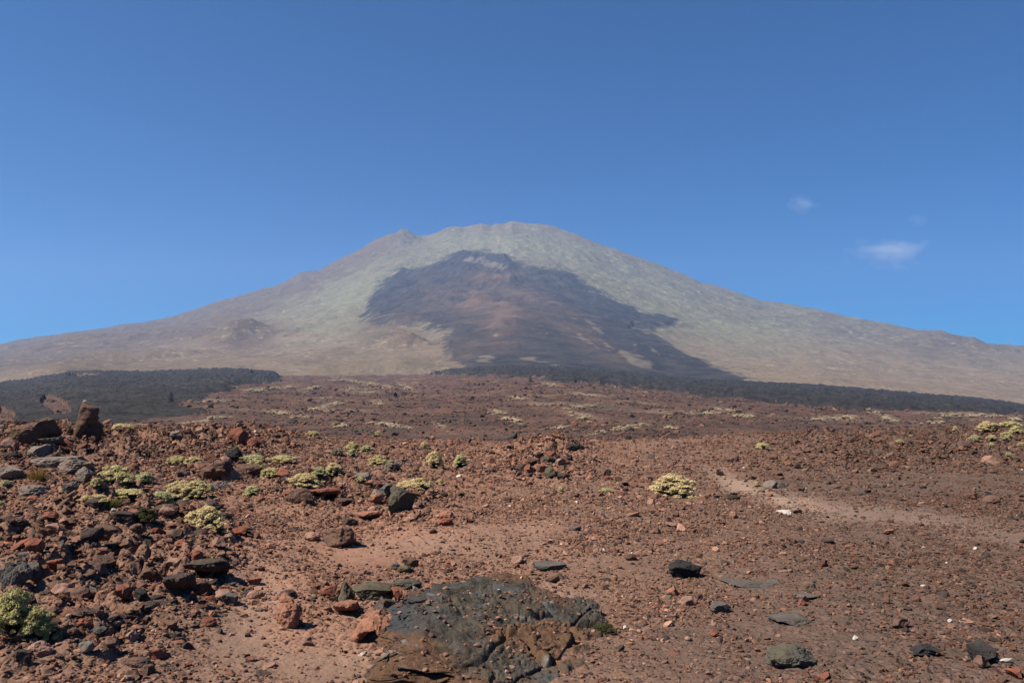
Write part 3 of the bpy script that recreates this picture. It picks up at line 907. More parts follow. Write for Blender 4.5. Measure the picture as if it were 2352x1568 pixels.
HERO = [
    # left rubble
    (72, 1026, 134, 66, 'brown', 'long sloping brown outcrop with a knob, west of the spire', 'profile', 'the sloping outcrop by the spire'),
    (118, 1031, 58, 26, 'slate', 'dark slate rock jutting below the sloping outcrop', 'overhang', None),
    (90, 1052, 50, 30, 'grey', 'grey faceted block with black shaded side below the sloping outcrop', 'block', None),
    (32, 1057, 44, 24, 'dark', 'dark rounded rock at the picture edge below the sloping outcrop', 'round', None),
    (136, 1072, 122, 26, 'grey', 'wide flat grey slab lying level below the grey faceted block', 'flat', 'the wide flat grey slab'),
    (176, 1096, 84, 40, 'grey', 'curved grey brown boulder beside the speckled two lobed shrub', 'block', 'the curved grey boulder'),
    (200, 1118, 52, 44, 'grey', 'pale grey standing block with a smooth face near two lobed shrub', 'block', None),
    (168, 1138, 60, 34, 'slate', 'blue grey rock with sharp top edge under the smooth faced block', 'block', None),
    (26, 1108, 58, 34, 'grey', 'tilted grey plate at the left edge above the pale green tuft', 'slab', None),
    (80, 1146, 74, 32, 'grey', 'low smooth grey boulder half buried left of the low pale shrub', 'round', None),
    (550, 1024, 46, 40, 'red', 'rust red boulder on the crest, pointed and rough', 'block', 'the pointed red boulder on the crest'),
    (586, 1027, 42, 30, 'red', 'rough red boulder leaning just east of the pointed red boulder', 'block', None),
    (538, 1064, 44, 32, 'black', 'black knobbly rock perched behind the big brown boulder', 'block', 'the black perched rock'),
    (494, 1112, 92, 54, 'brown', 'big smooth brown boulder among shrubs with sloping top', 'block', 'the big smooth brown boulder'),
    (522, 1112, 62, 34, 'pink', 'pinkish boulder set against the big smooth brown boulder', 'block', None),
    (572, 1090, 62, 26, 'brown', 'long low brown rock sloping east from the big brown boulder', 'long', None),
    (406, 1014, 34, 24, 'grey', 'grey rough rock on the crest between spire and red boulders', 'block', None),
    (382, 1184, 62, 30, 'brown', 'round reddish brown dome rock under the sprawling shrub', 'round', 'the brown dome rock'),
    (163, 1212, 32, 22, 'brown', 'round brown rock alone on the red slope', 'round', None),
    (284, 1208, 54, 32, 'dark', 'dark wedge slab left of the dark green bush', 'slab', None),
    (206, 1258, 66, 44, 'dark', 'upright dark slab leaning on the ridge of layered rocks', 'shard', 'the leaning dark slab'),
    (240, 1250, 62, 42, 'brown', 'layered brown block on the rubble ridge beside the leaning slab', 'slab', None),
    (262, 1272, 44, 26, 'dark', 'dark brown overhanging block at the east end of rubble ridge', 'overhang', None),
    (228, 1276, 42, 20, 'orange', 'bright orange wedge stone below the rubble ridge', 'slab', None),
    (40, 1362, 66, 68, 'slate', 'big smooth slate boulder with a split face at the left edge', 'block', 'the big slate boulder'),
    (78, 1348, 44, 54, 'slate', 'narrow upright slate block joined to the big slate boulder', 'block', None),
    (52, 1286, 46, 18, 'slate', 'thin slate plate lying above the big slate boulder', 'flat', None),
    (128, 1330, 46, 44, 'red', 'red hollowed rock with a dark cavity beside the slate boulder', 'overhang', 'the red hollowed rock'),
    (478, 1336, 104, 56, 'dark', 'wide dark overhanging slab with black hollow beneath', 'overhang', 'the wide overhanging slab'),
    (408, 1394, 76, 72, 'dark', 'tall dark overhanging rock with cave like hollow, lower of two', 'overhang', 'the cave like overhanging rock'),
    (458, 1372, 66, 40, 'brown', 'brown rock bridging the two dark overhangs', 'block', None),
    (526, 1394, 42, 30, 'slate', 'blue grey flat plate on orange sand below the overhanging slab', 'slab', 'the blue grey plate'),
    (588, 1378, 46, 24, 'pink', 'thin pink shard sticking out of the orange sand', 'shard', None),
    (96, 1515, 58, 42, 'pink', 'smooth pink boulder tilted beside the large grey green shrub', 'long', 'the smooth pink boulder'),
    (52, 1531, 40, 38, 'dark', 'dark square block left of the smooth pink boulder', 'block', None),
    (318, 1538, 60, 28, 'brown', 'long flat brown rock in the lowest rubble', 'long', 'the long flat brown rock'),
    (340, 1554, 40, 30, 'brown', 'ribbed brown rock touching the long flat brown rock', 'block', None),
    (192, 1422, 74, 26, 'dark', 'dark thin slab overhanging a shadow in the lower rubble', 'overhang', None),
    (190, 1454, 56, 36, 'red', 'smooth bright red boulder in the lower rubble', 'round', 'the bright red boulder'),
    (229, 1462, 36, 26, 'slate', 'blue grey rock wedged beside the bright red boulder', 'block', None),
    (258, 1424, 66, 18, 'dark', 'flat dark plate above the pinkish rock in the lower rubble', 'flat', None),
    (264, 1446, 56, 28, 'pink', 'pinkish lumpy rock below the flat dark plate', 'block', None),
    (345, 1412, 52, 32, 'dark', 'dark reddish lump in front of the cave like rock', 'round', None),
    (300, 1376, 34, 26, 'red', 'red cube like stone between leaning slab and overhangs', 'block', None),
    # middle
    (782, 1264, 82, 52, 'brown', 'tan brown boulder with sharp dark east side on orange ground', 'block', 'the tan brown boulder'),
    (718, 1246, 40, 24, 'pink', 'low pink rock touching the tan brown boulder', 'round', None),
    (848, 1199, 62, 24, 'orange', 'flat orange rock with dark gap under its front', 'overhang', 'the flat orange rock'),
    (930, 1186, 74, 76, 'olive', 'big dark olive rock, rough and upright, beside orange stones', 'block', 'the big olive rock'),
    (892, 1150, 44, 40, 'slate', 'slate rock standing behind the big olive rock', 'block', None),
    (858, 1162, 42, 28, 'orange', 'orange angular rock against the west side of the big olive rock', 'block', None),
    (740, 1154, 86, 34, 'red', 'broad red brown ledge rock with dark hollow below shrubs', 'overhang', 'the red brown ledge rock'),
    (690, 1158, 66, 34, 'brown', 'brown sloping rock at the west end of the ledge rock', 'long', None),
    (790, 1166, 46, 22, 'brown', 'brown slab at the east end of the ledge rock', 'slab', None),
    (848, 1120, 66, 20, 'orange', 'low orange crag between the pale shrubs and the olive rock', 'long', None),
    (940, 1203, 32, 17, 'pink', 'pale pinkish rock at the foot of the big olive rock', 'block', None),
    (1024, 1190, 36, 20, 'orange', 'upper orange block of a stacked pair east of the olive rock', 'block', None),
    (1022, 1210, 40, 20, 'red', 'lower red block of a stacked pair east of the olive rock', 'block', 'the stacked pair of blocks'),
    (908, 1311, 22, 18, 'slate', 'small slate hump on gravel above the arched rock', 'round', None),
    (928, 1316, 34, 17, 'olive', 'olive rounded rock beside the small slate hump', 'round', None),
    (795, 1392, 40, 56, 'olive', 'narrow split olive pillar at the end of the layered outcrop', 'block', None),
    (856, 1384, 96, 46, 'olive', 'large layered olive grey rock above the arched orange rock', 'slab', 'the layered olive rock'),
    (930, 1358, 82, 28, 'olive', 'low olive rock lying behind the layered olive rock', 'long', None),
    (885, 1412, 54, 42, 'slate', 'grey blocky rock between the arched rock and layered rock', 'block', None),
    (784, 1378, 30, 28, 'orange', 'orange stone at the west foot of the layered olive rock', 'block', None),
    (908, 1385, 34, 36, 'red', 'dull red rock at the east end of the layered olive rock', 'block', None),
    (796, 1424, 64, 42, 'orange', 'lumpy orange rock with a dark hollow west of the arched rock', 'overhang', 'the lumpy orange rock'),
    (664, 1452, 62, 70, 'orange', 'low crumbling orange red mound rock on sandy ground', 'round', 'the crumbling orange rock'),
    (660, 1400, 40, 40, 'orange', 'orange crag at the top of the crumbling orange rock', 'block', None),
    (1016, 1352, 26, 12, 'dark', 'dark stone lying on bare sand above the great outcrop', 'flat', None),
    (1320, 1221, 30, 14, 'slate', 'flat slate stone on sandy ground between olive rock and gravel', 'flat', None),
    (1218, 1402, 34, 22, 'slate', 'rounded slate rock at the upper east edge of the great outcrop', 'round', 'the rounded slate rock'),
    (1247, 1444, 13, 11, 'pale', 'small whitish stone by the east rim of the great outcrop', 'round', None),
    # right
    (1571, 1334, 78, 46, 'black', 'lone black boulder with a pale grey flat top on gravel', 'block', 'the lone black boulder'),
    (1447, 1289, 30, 17, 'brown', 'round smooth brown cobble on gravel', 'round', 'the round brown cobble'),
    (1462, 1277, 24, 13, 'pink', 'thin pink curved stone behind the round brown cobble', 'shard', None),
    (1262, 1313, 82, 22, 'slate', 'flush slate slab lying flat in sandy ground', 'flat', 'the flush slate slab'),
    (1655, 1412, 50, 30, 'slate', 'slate angular rock west of the long flush grey slabs', 'block', 'the slate angular rock'),
    (1640, 1464, 24, 18, 'red', 'smooth red stone south of the slate angular rock', 'round', None),
    (1580, 1473, 16, 13, 'pink', 'tan pebble like stone west of the smooth red stone', 'round', None),
    (1725, 1352, 146, 22, 'slate', 'long flush grey slab running east on the slope', 'flat', 'the long flush grey slab'),
    (1854, 1376, 60, 14, 'slate', 'shorter flush grey slab at the east end of the long one', 'flat', None),
    (1842, 1392, 23, 19, 'red', 'red brown cube stone under the shorter grey slab', 'block', 'the red cube stone'),
    (1812, 1436, 100, 22, 'slate', 'flush grey slab above the low olive mound rock', 'flat', None),
    (1815, 1540, 116, 66, 'olive', 'low olive mound rock with black hollows, lichened', 'round', 'the low olive mound rock'),
    (2122, 1513, 68, 38, 'black', 'black rough boulder, western one of two near the corner', 'block', 'the western black boulder'),
    (2256, 1530, 68, 54, 'black', 'black square boulder, eastern one of two near the corner', 'block', 'the eastern black boulder'),
    (2306, 1523, 38, 11, 'pale', 'long white shard lying beside the eastern black boulder', 'shard', None),
    (2041, 1229, 23, 14, 'orange', 'bright orange stone beside the grey trail', 'block', 'the bright orange stone'),
    (1902, 1250, 24, 15, 'dark', 'dark stone with pale top west of the bright orange stone', 'block', None),
    (2084, 1403, 23, 11, 'dark', 'dark brown stone lying on the eastern slope', 'block', 'the dark stone on the eastern slope'),
    (1965, 1471, 15, 12, 'pale', 'whitish stone between the olive mound and the black boulders', 'block', None),
    (2182, 1430, 11, 9, 'pale', 'whitish egg shaped stone north of the black boulders', 'round', None),
    (2120, 1347, 12, 6, 'pale', 'whitish flat stone high on the eastern slope', 'flat', None),
    (1800, 1181, 36, 11, 'pale', 'whitish lump stone at the trail edge, western of a pair', 'flat', 'the whitish lumps by the trail'),
    (1831, 1182, 22, 13, 'dark', 'dark stone with whitish top at the trail edge', 'block', None),
    (2268, 1153, 24, 22, 'black', 'black upright stone in the dark cluster by the east edge', 'block', 'the dark cluster by the east edge'),
    (2228, 1146, 34, 14, 'brown', 'brown low stone in the dark cluster by the east edge', 'block', None),
    (2288, 1150, 26, 12, 'dark', 'dark low stone at the end of the cluster by the east edge', 'flat', None),
    (1320, 1037, 38, 17, 'black', 'black smooth rock on top of the gravel mound', 'round', 'the black rock on the mound top'),
    (1262, 1013, 19, 10, 'orange', 'pale orange rock on the mound crest', 'block', None),
    (1200, 1088, 36, 24, 'dark', 'dark rock at the west end of the mound rock pile', 'block', 'the mound rock pile'),
    (1218, 1094, 30, 26, 'red', 'red rock in the mound rock pile beside the dark one', 'block', None),
    (1243, 1088, 26, 22, 'orange', 'orange rock low in the middle of the mound rock pile', 'block', None),
    (1268, 1102, 36, 28, 'olive', 'olive rock at the foot of the mound rock pile', 'block', None),
    (1294, 1104, 32, 18, 'dark', 'dark broken rock at the southeast foot of the mound pile', 'block', None),
    (1260, 1066, 30, 18, 'olive', 'olive round rock in the upper middle of the mound pile', 'round', None),
    (1266, 1051, 26, 18, 'red', 'red angular rock high in the mound rock pile', 'block', None),
    (1238, 1058, 26, 16, 'brown', 'brown rock high on the west of the mound pile', 'block', None),
    (1288, 1070, 24, 16, 'pink', 'pinkish rock on the east of the mound pile', 'block', None),
    (1304, 1062, 24, 17, 'dark', 'dark rock on the east shoulder of the mound pile', 'block', None),
    (1222, 1070, 24, 16, 'brown', 'brown rock above the red one in the mound pile', 'block', None),
    (1292, 1089, 24, 14, 'brown', 'brown rock between olive and dark rocks of mound pile', 'block', None),
    (1328, 1104, 32, 12, 'pink', 'flat pink rock just east of the mound pile', 'flat', None),
    (1436, 1117, 17, 10, 'black', 'black stone between the mound and the round straw shrub', 'block', None),
    (1324, 1144, 15, 12, 'dark', 'dark stone alone south of the mound pile', 'block', None),
    (1392, 1094, 24, 18, 'brown', 'brown rock east of the mound pile on gravel', 'block', None),
    (1436, 1131, 14, 10, 'dark', 'dark stone right below the black stone near straw shrub', 'block', None),
    (1395, 1103, 22, 10, 'red', 'red low stone in front of the brown rock east of mound', 'flat', None),
]


def profile_rock(row):
    X, Y, w, h, col, label, shape, anchor = row
    px, py, pz = at(X, Y)
    s = py / F
    p, f = rock_verts(77, 6, cuts=7, rough=.12, fine=.06, depth=(.65, .9))
    t = np.clip(p[:, 0], -1, 1)
    top = np.interp(t, [-1, -.6, -.1, .25, .42, .72, .85, 1], [.25, .45, .85, 1.05, 1.45, 1.5, 1.05, .7])
    p[:, 2] = np.where(p[:, 2] > 0, p[:, 2] * top, p[:, 2])
    p = fit(p, w * s, w * s * .45, h * s * 1.1)
    g = sstep(.10, .0, np.abs(p[:, 2] - h * s * .45)) * sstep(.1 * w * s, .3 * w * s, p[:, 0]) * (p[:, 1] < 0)
    p[:, 1] += g * .12 * w * s
    o = obj('rock_outcrop', mesh_np('rock_outcrop', p, f), RM[col])
    o.location = (px * (py + .2 * w * s) / py, py + .2 * w * s, pz - .1 * h * s)
    tag(o, label, 'rock')
    ANCHORS.append((X, Y - h / 2, anchor))


for row in HERO:
    if row[6] == 'profile':
        profile_rock(row)
    else:
        make_rock(row[0], row[1], row[2], row[3], row[4], row[5], row[6], anchor=row[7])


def spire():
    X, Y = 199, 1012
    px, py, pz = at(X, Y)
    s = py / F
    hs = np.array([0, 100, 220, 300, 360, 395, 440, 520, 590, 640]) / 3.923 / 1.7415 * 1.0
    # edges measured upward from the foot
    L = np.interp(np.linspace(0, 1, 46), np.array([0, 160, 280, 380, 490, 580, 630]) / 630., (np.array([1140, 1168, 1195, 1215, 1240, 1266, 1290]) - 1340) / 6.83)
    Rr = np.interp(np.linspace(0, 1, 46), np.array([0, 100, 200, 300, 360, 390, 450, 530, 580, 605, 630]) / 630., (np.array([1510, 1535, 1555, 1545, 1500, 1522, 1502, 1520, 1518, 1470, 1390]) - 1340) / 6.83)
    Z = np.linspace(0, 92.5, 46)
    NS = 56
    ang = np.linspace(0, 2 * math.pi, NS, endpoint=False)
    ca, sa = np.cos(ang), np.sin(ang)
    k = (np.abs(ca) ** 3.2 + np.abs(sa) ** 3.2) ** (-1 / 3.2)
    vs = []
    for i in range(46):
        c = (L[i] + Rr[i]) / 2; hw = (Rr[i] - L[i]) / 2
        x = c + hw * k * ca
        y = hw * .75 * k * sa
        z = np.full(NS, Z[i]) + (0 if i < 40 else (ca * -3.5))
        # the diagonal hollow on the shaded lower right front
        line = (x - (L[i] + 6)) - (Z[i] - 8) * .42
        cut = sstep(0, 9, line) * sstep(64, 40, Z[i] * np.ones(NS)) * (sa < .2)
        y = y + cut * hw * (.55 + .15 * np.sin(Z[i] * .35))
        vs.append(np.stack([x, y, z], -1))
    v = np.concatenate(vs)
    v = v + np.stack([fbm3(v / 13 + 5, 3, 3), fbm3(v / 13 + 25, 3, 4), .4 * fbm3(v / 9 + 45, 2, 5)], -1) * 2.6
    v = v + np.stack([fbm3(v / 3.5, 2, 6), fbm3(v / 3.5 + 9, 2, 7), np.zeros(len(v))], -1) * .7
    f = []
    for i in range(45):
        for j in range(NS):
            a = i * NS + j; b = i * NS + (j + 1) % NS
            f.append((a, b, b + NS, a + NS))
    n = len(v)
    top = v[-NS:].mean(0) + np.array([0, 0, 1.2]); bot = v[:NS].mean(0)
    v = np.concatenate([v, [top, bot]])
    for j in range(NS):
        f.append((45 * NS + j, 45 * NS + (j + 1) % NS, n, n)); f.append(((j + 1) % NS, j, n + 1, n + 1))
    quad = np.array([q for q in f if q[2] != q[3]]); tri = [q[:3] for q in f if q[2] == q[3]]
    bm = bmesh.new()
    bv = [bm.verts.new(p) for p in v * s]
    for q in quad: bm.faces.new([bv[i] for i in q])
    for q in tri: bm.faces.new([bv[i] for i in q])
    me = bpy.data.meshes.new('rock_spire'); bm.to_mesh(me); bm.free()
    me.polygons.foreach_set('use_smooth', np.ones(len(me.polygons), dtype=bool))
    o = obj('rock_spire', me, RM['brown'])
    o.location = (px * (py + .5) / py, py + .5, pz - .1)
    tag(o, 'tall leaning reddish brown rock spire standing on the rubble crest', 'rock spire')
    ANCHORS.append((199, 965, 'the tall spire'))
    # the white stone balanced on its top
    p, ff = rock_verts(5, 4, cuts=5, rough=.1)
    p = fit(p, 9 * s, 7 * s, 6 * s)
    t = obj('stone', mesh_np('stone', p, ff), RM['pale'])
    tz = o.location.z + float(v[45 * NS:46 * NS, 2].max()) * s
    t.location = (o.location.x + (L[-1] + 3) * s, py + .5, tz - 1.8 * s)
    tag(t, 'small white stone perched on the tip of the rock spire', 'stone')


spire()


def great_outcrop():
    """the big lichened outcrop at the bottom of the picture"""
    p, f = rock_verts(411, 8, cuts=9, rough=.16, fine=.02, depth=(.6, .9))
    n = p / np.linalg.norm(p, axis=1)[:, None]
    p = fit(p, 1.52, 2.9, .40)
    an = np.arctan2(p[:, 1] / 1.45, p[:, 0] / .76)
    irr = 1 + .30 * fbm(np.cos(an) * 1.6 + 3, np.sin(an) * 1.6, 3, 433)
    p[:, 0] *= irr; p[:, 1] *= irr
    x, y, z = p[:, 0], p[:, 1], p[:, 2]
    # steep west face, easy slope east
    z2 = z * np.interp(x, [-.86, -.5, -.1, .3, .86], [1.0, 1.12, 1.0, .80, .45])
    z2 = np.where(z2 > 0, .235 * (1 - np.exp(-z2 / .125)), z2) - .24 * (x + .25)
    q = np.stack([x, y * .8, z2], -1)
    f1, f2, idh = cells(q * np.array([2.1, 2.1, 3.2]) + .30 * fbm3(q * 2.4, 3, 421)[:, None], 423)
    e1 = f2 - f1
    g1, g2, idg = cells(q * 9 + .3 * fbm3(q * 7, 2, 427)[:, None], 429)
    e2 = g2 - g1
    und = sstep(-.45, -.75, x) * sstep(.22, .02, z2)
    dn = .060 * (idh - .5) * sstep(.01, .10, e1) - .050 * np.exp(-(e1 / .040) ** 2) + .020 * (idg - .5) * sstep(.02, .3, e2) - .012 * np.exp(-(e2 / .08) ** 2)
    dn = dn + .035 * fbm3(q * 4.0, 4, 415) + .020 * fbm3(q * 13, 4, 419) + .006 * fbm3(q * 45, 2, 420)
    p = np.stack([x + und * .16, y, z2], -1) + n * dn[:, None]
    o = obj('rock_outcrop', mesh_np('rock_outcrop', p, f), RM['outcrop'])
    o.location = (.04, 5.6, -.05)
    o.rotation_euler = (R(3), 0, R(-9))
    tag(o, 'great low olive grey outcrop with rust patches at the bottom of view', 'rock')
    ANCHORS.append((1110, 1470, 'the great outcrop'))
    from mathutils.bvhtree import BVHTree
    from mathutils import Matrix, Euler
    M = np.array(Matrix.Translation(o.location) @ Euler(o.rotation_euler).to_matrix().to_4x4())
    global OUT_BVH
    pw = p @ M[:3, :3].T + M[:3, 3]
    OUT_BVH = BVHTree.FromPolygons([tuple(t) for t in pw], [tuple(t) for t in f.tolist()])
    # arched orange rock with the black hollow beside its west face
    px, py, pz = at(852, 1474)
    s = py / F
    na, nb = 72, 40
    A, B = np.meshgrid(np.linspace(-.15, math.pi + .15, na), np.linspace(0, 2 * math.pi, nb, endpoint=False), indexing='ij')
    rad = 15 + 5 * pnoise(A * 2.2, np.cos(B) * 1.2, 431)
    Rx, Rz = 36, 36
    cx_, cz_ = Rx * np.cos(A), Rz * np.sin(A)
    vx = cx_ + rad * np.cos(A) * np.cos(B); vz = cz_ + rad * .8 * np.sin(A) * np.cos(B); vy = 58 * np.sin(B)
    v = np.stack([vx, vy, vz], -1).reshape(-1, 3)
    v = v + np.stack([fbm3(v / 16, 4, 433), fbm3(v / 16 + 7, 4, 435), fbm3(v / 16 + 17, 4, 437)], -1) * 9 + fbm3(v / 5, 3, 439)[:, None] * 1.6
    i, j = np.meshgrid(np.arange(na - 1), np.arange(nb), indexing='ij')
    fq = np.stack([i * nb + j, (i + 1) * nb + j, (i + 1) * nb + (j + 1) % nb, i * nb + (j + 1) % nb], -1).reshape(-1, 4)
    # the back wall of the hollow
    rv, rf = rock_verts(441, 5, cuts=6)
    rv = fit(rv, 92, 40, 62); rv[:, 1] += 74; rv[:, 2] -= 12
    bm = bmesh.new()
    bv = [bm.verts.new(q * s) for q in v]
    for q in fq: bm.faces.new([bv[a] for a in q])
    bv = [bm.verts.new(q * s) for q in rv]
    for q in rf: bm.faces.new([bv[a] for a in q])
    me = bpy.data.meshes.new('arched_rock'); bm.to_mesh(me); bm.free()
    me.polygons.foreach_set('use_smooth', np.ones(len(me.polygons), dtype=bool))
    o = obj('arched_rock', me, RM['orange'])
    o.location = (px, py + 50 * s, pz - 6 * s)
    tag(o, 'orange arched rock with a black hollow against the great outcrop', 'rock')
    ANCHORS.append((852, 1440, 'the arched rock'))


great_outcrop()

# ------------------------------------------------------------------ shrubs and tufts


def tubes(segs, sides=4):
    """segs: (p0, p1, r0, r1)"""
    V, Fc = [], []
    for p0, p1, r0, r1 in segs:
        p0 = np.array(p0, float); p1 = np.array(p1, float)
        d = p1 - p0; d /= np.linalg.norm(d) + 1e-9
        a = np.cross(d, [0.3, .2, .9]); a /= np.linalg.norm(a) + 1e-9
        b = np.cross(d, a)
        n = len(V)
        for p, r in ((p0, r0), (p1, r1)):
            for k in range(sides):
                t = 2 * math.pi * k / sides
                V.append(p + r * (math.cos(t) * a + math.sin(t) * b))
        for k in range(sides):
            Fc.append((n + k, n + (k + 1) % sides, n + sides + (k + 1) % sides, n + sides + k))
    return np.array(V), np.array(Fc)


def leaf_quads(pos, nrm, size, r):
    n = len(pos)
    t = r.normal(size=(n, 3)); t -= (t * nrm).sum(1)[:, None] * nrm
    t /= np.linalg.norm(t, axis=1)[:, None] + 1e-9
    b = np.cross(nrm, t)
    s = (size * r.uniform(.6, 1.4, n))[:, None]
    v = np.stack([pos - t * s - b * s * .6, pos + t * s - b * s * .6, pos + t * s * .7 + b * s, pos - t * s * .7 + b * s], 1).reshape(-1, 3)
    f = np.arange(n * 4).reshape(n, 4)
    return v, f


def cushion_meshes(seed, lumps=105, per=190, low=False, leaf=.0125):
    """unit wide domed shrub: many small leaf clumps over branching stems"""
    r = np.random.default_rng(seed)
    P, N, T, segs = [], [], [], []
    asp = r.uniform(.75, 1.0)
    H = .30 if low else r.uniform(.50, .60)
    core = core_lumps(r, lumps // 2, asp, H)
    for i in range(lumps + len(core)):
        a = r.uniform(0, 2 * math.pi); q = r.uniform(.0, 1) ** .6
        el = math.acos(min(1, q)) if r.uniform() < .5 else r.uniform(-.05, 1.35)
        rad = r.uniform(.30, .43)
        irr = 1 + .22 * math.sin(3 * a + seed) + .1 * math.sin(5 * a + 2 * seed)
        c = np.array([rad * irr * math.cos(a) * math.cos(el), rad * irr * asp * math.sin(a) * math.cos(el), .06 + H * .78 * max(0, math.sin(el)) * r.uniform(.8, 1.12)])
        lr = r.uniform(.035, .095)
        if i >= lumps:
            c, lr = core[i - lumps]
        n = int(per * (lr / .09) ** 2)
        d = r.normal(size=(n, 3)); d[:, 2] = np.abs(d[:, 2]) * .8 + d[:, 2] * .2
        d /= np.linalg.norm(d, axis=1)[:, None]
        P.append(c + d * lr * r.uniform(.65, 1.08, n)[:, None] * np.array([1, 1, .85]))
        nn = d * .7 + r.normal(size=(n, 3)) * .3 + np.array([0, 0, .7]); nn /= np.linalg.norm(nn, axis=1)[:, None]
        N.append(nn)
        T.append(np.clip(r.uniform(.1, .8) + r.normal(size=n) * .22, 0, 1))
        m = c * np.array([.5, .5, .45]) + r.normal(size=3) * .02
        segs.append((np.array([c[0] * .08, c[1] * .08, 0]), m, .014, .009)); segs.append((m, c, .009, .005))
    P = np.concatenate(P); N = np.concatenate(N); T = np.concatenate(T)
    P[:, 2] = np.maximum(P[:, 2], .005)
    ext = np.percentile(P[:, 0], 99) - np.percentile(P[:, 0], 1)
    P[:, :2] /= ext
    segs = [(p0 / np.array([ext, ext, 1]), p1 / np.array([ext, ext, 1]), a_, b_) for p0, p1, a_, b_ in segs]
    v, f = leaf_quads(P, N, np.full(len(P), leaf), r)
    tint = np.repeat(T, 4)
    fol = mesh_np('foliage', v, f, False, {'tint': np.stack([tint, tint, tint, np.ones_like(tint)], -1)})
    sv, sf = tubes(segs)
    return fol, mesh_np('stem', sv, sf)


def core_lumps(r, n, asp, H):
    out = []
    for i in range(n):
        a = r.uniform(0, 6.28); el = r.uniform(.25, 1.5); q = r.uniform(.55, .95)
        out.append((np.array([.36 * q * math.cos(a) * math.cos(el), .36 * q * asp * math.sin(a) * math.cos(el), .05 + H * .72 * math.sin(el) * q]), r.uniform(.06, .11)))
    return out


def twig_mesh(seed, n=60):
    r = np.random.default_rng(seed)
    segs = []
    for i in range(n):
        a = r.uniform(0, 6.28); el = r.uniform(.15, 1.4)
        d = np.array([math.cos(a) * math.cos(el), math.sin(a) * math.cos(el), math.sin(el)])
        L = r.uniform(.28, .5)
        p0 = np.array([0, 0, 0.0]); p1 = d * L * .5; 
        segs.append((p0, p1, .012, .008))
        for k in range(3):
            e = d + r.normal(size=3) * .45; e /= np.linalg.norm(e)
            p2 = p1 + e * L * r.uniform(.3, .55)
            p2[2] = max(p2[2], .01)
            segs.append((p1, p2, .008, .004))
    v, f = tubes(segs, 3)
    return mesh_np('twigs', v, f, False)


def tuft_mesh(seed, n=260, h=.6):
    r = np.random.default_rng(seed)
    V, Fc, T = [], [], []
    for i in range(n):
        a = r.uniform(0, 6.28); rr = .32 * math.sqrt(r.uniform()); b = r.uniform(0, 6.28)
        p = np.array([rr * math.cos(a), rr * math.sin(a), 0])
        L = h * r.uniform(.5, 1.1); lean = np.array([p[0], p[1], 0]) * r.uniform(.3, 1.2) + r.normal(size=3) * .05
        m = p + lean * .35 + np.array([0, 0, L * .55]); t = p + lean + np.array([0, 0, L])
        w = np.array([math.cos(b), math.sin(b), 0]) * .010
        n0 = len(V)
        V += [p - w, p + w, m + w * .8, m - w * .8, t + w * .15, t - w * .15]
        Fc += [(n0, n0 + 1, n0 + 2, n0 + 3), (n0 + 3, n0 + 2, n0 + 4, n0 + 5)]
        T += [r.uniform()] * 6
    T = np.array(T)
    return mesh_np('blades', np.array(V), np.array(Fc), False, {'tint': np.stack([T, T, T, np.ones_like(T)], -1)})


CUSH = [cushion_meshes(500 + i) for i in range(5)]
LOWC = [cushion_meshes(520 + i, 75, 170, True) for i in range(3)]
TWIG = [twig_mesh(540 + i) for i in range(2)]
TUFT = [tuft_mesh(550 + i) for i in range(2)]
_FOL = {}


def tinted(me, mat):
    """the same foliage mesh under another leaf colour"""
    k = (me.name, mat)
    if k not in _FOL:
        c = me.copy(); c.materials.clear(); c.materials.append(LM[mat]); _FOL[k] = c
    return _FOL[k]


for fol, st in CUSH + LOWC:
    st.materials.append(WOOD)
for m in TWIG:
    m.materials.append(GREYWOOD)

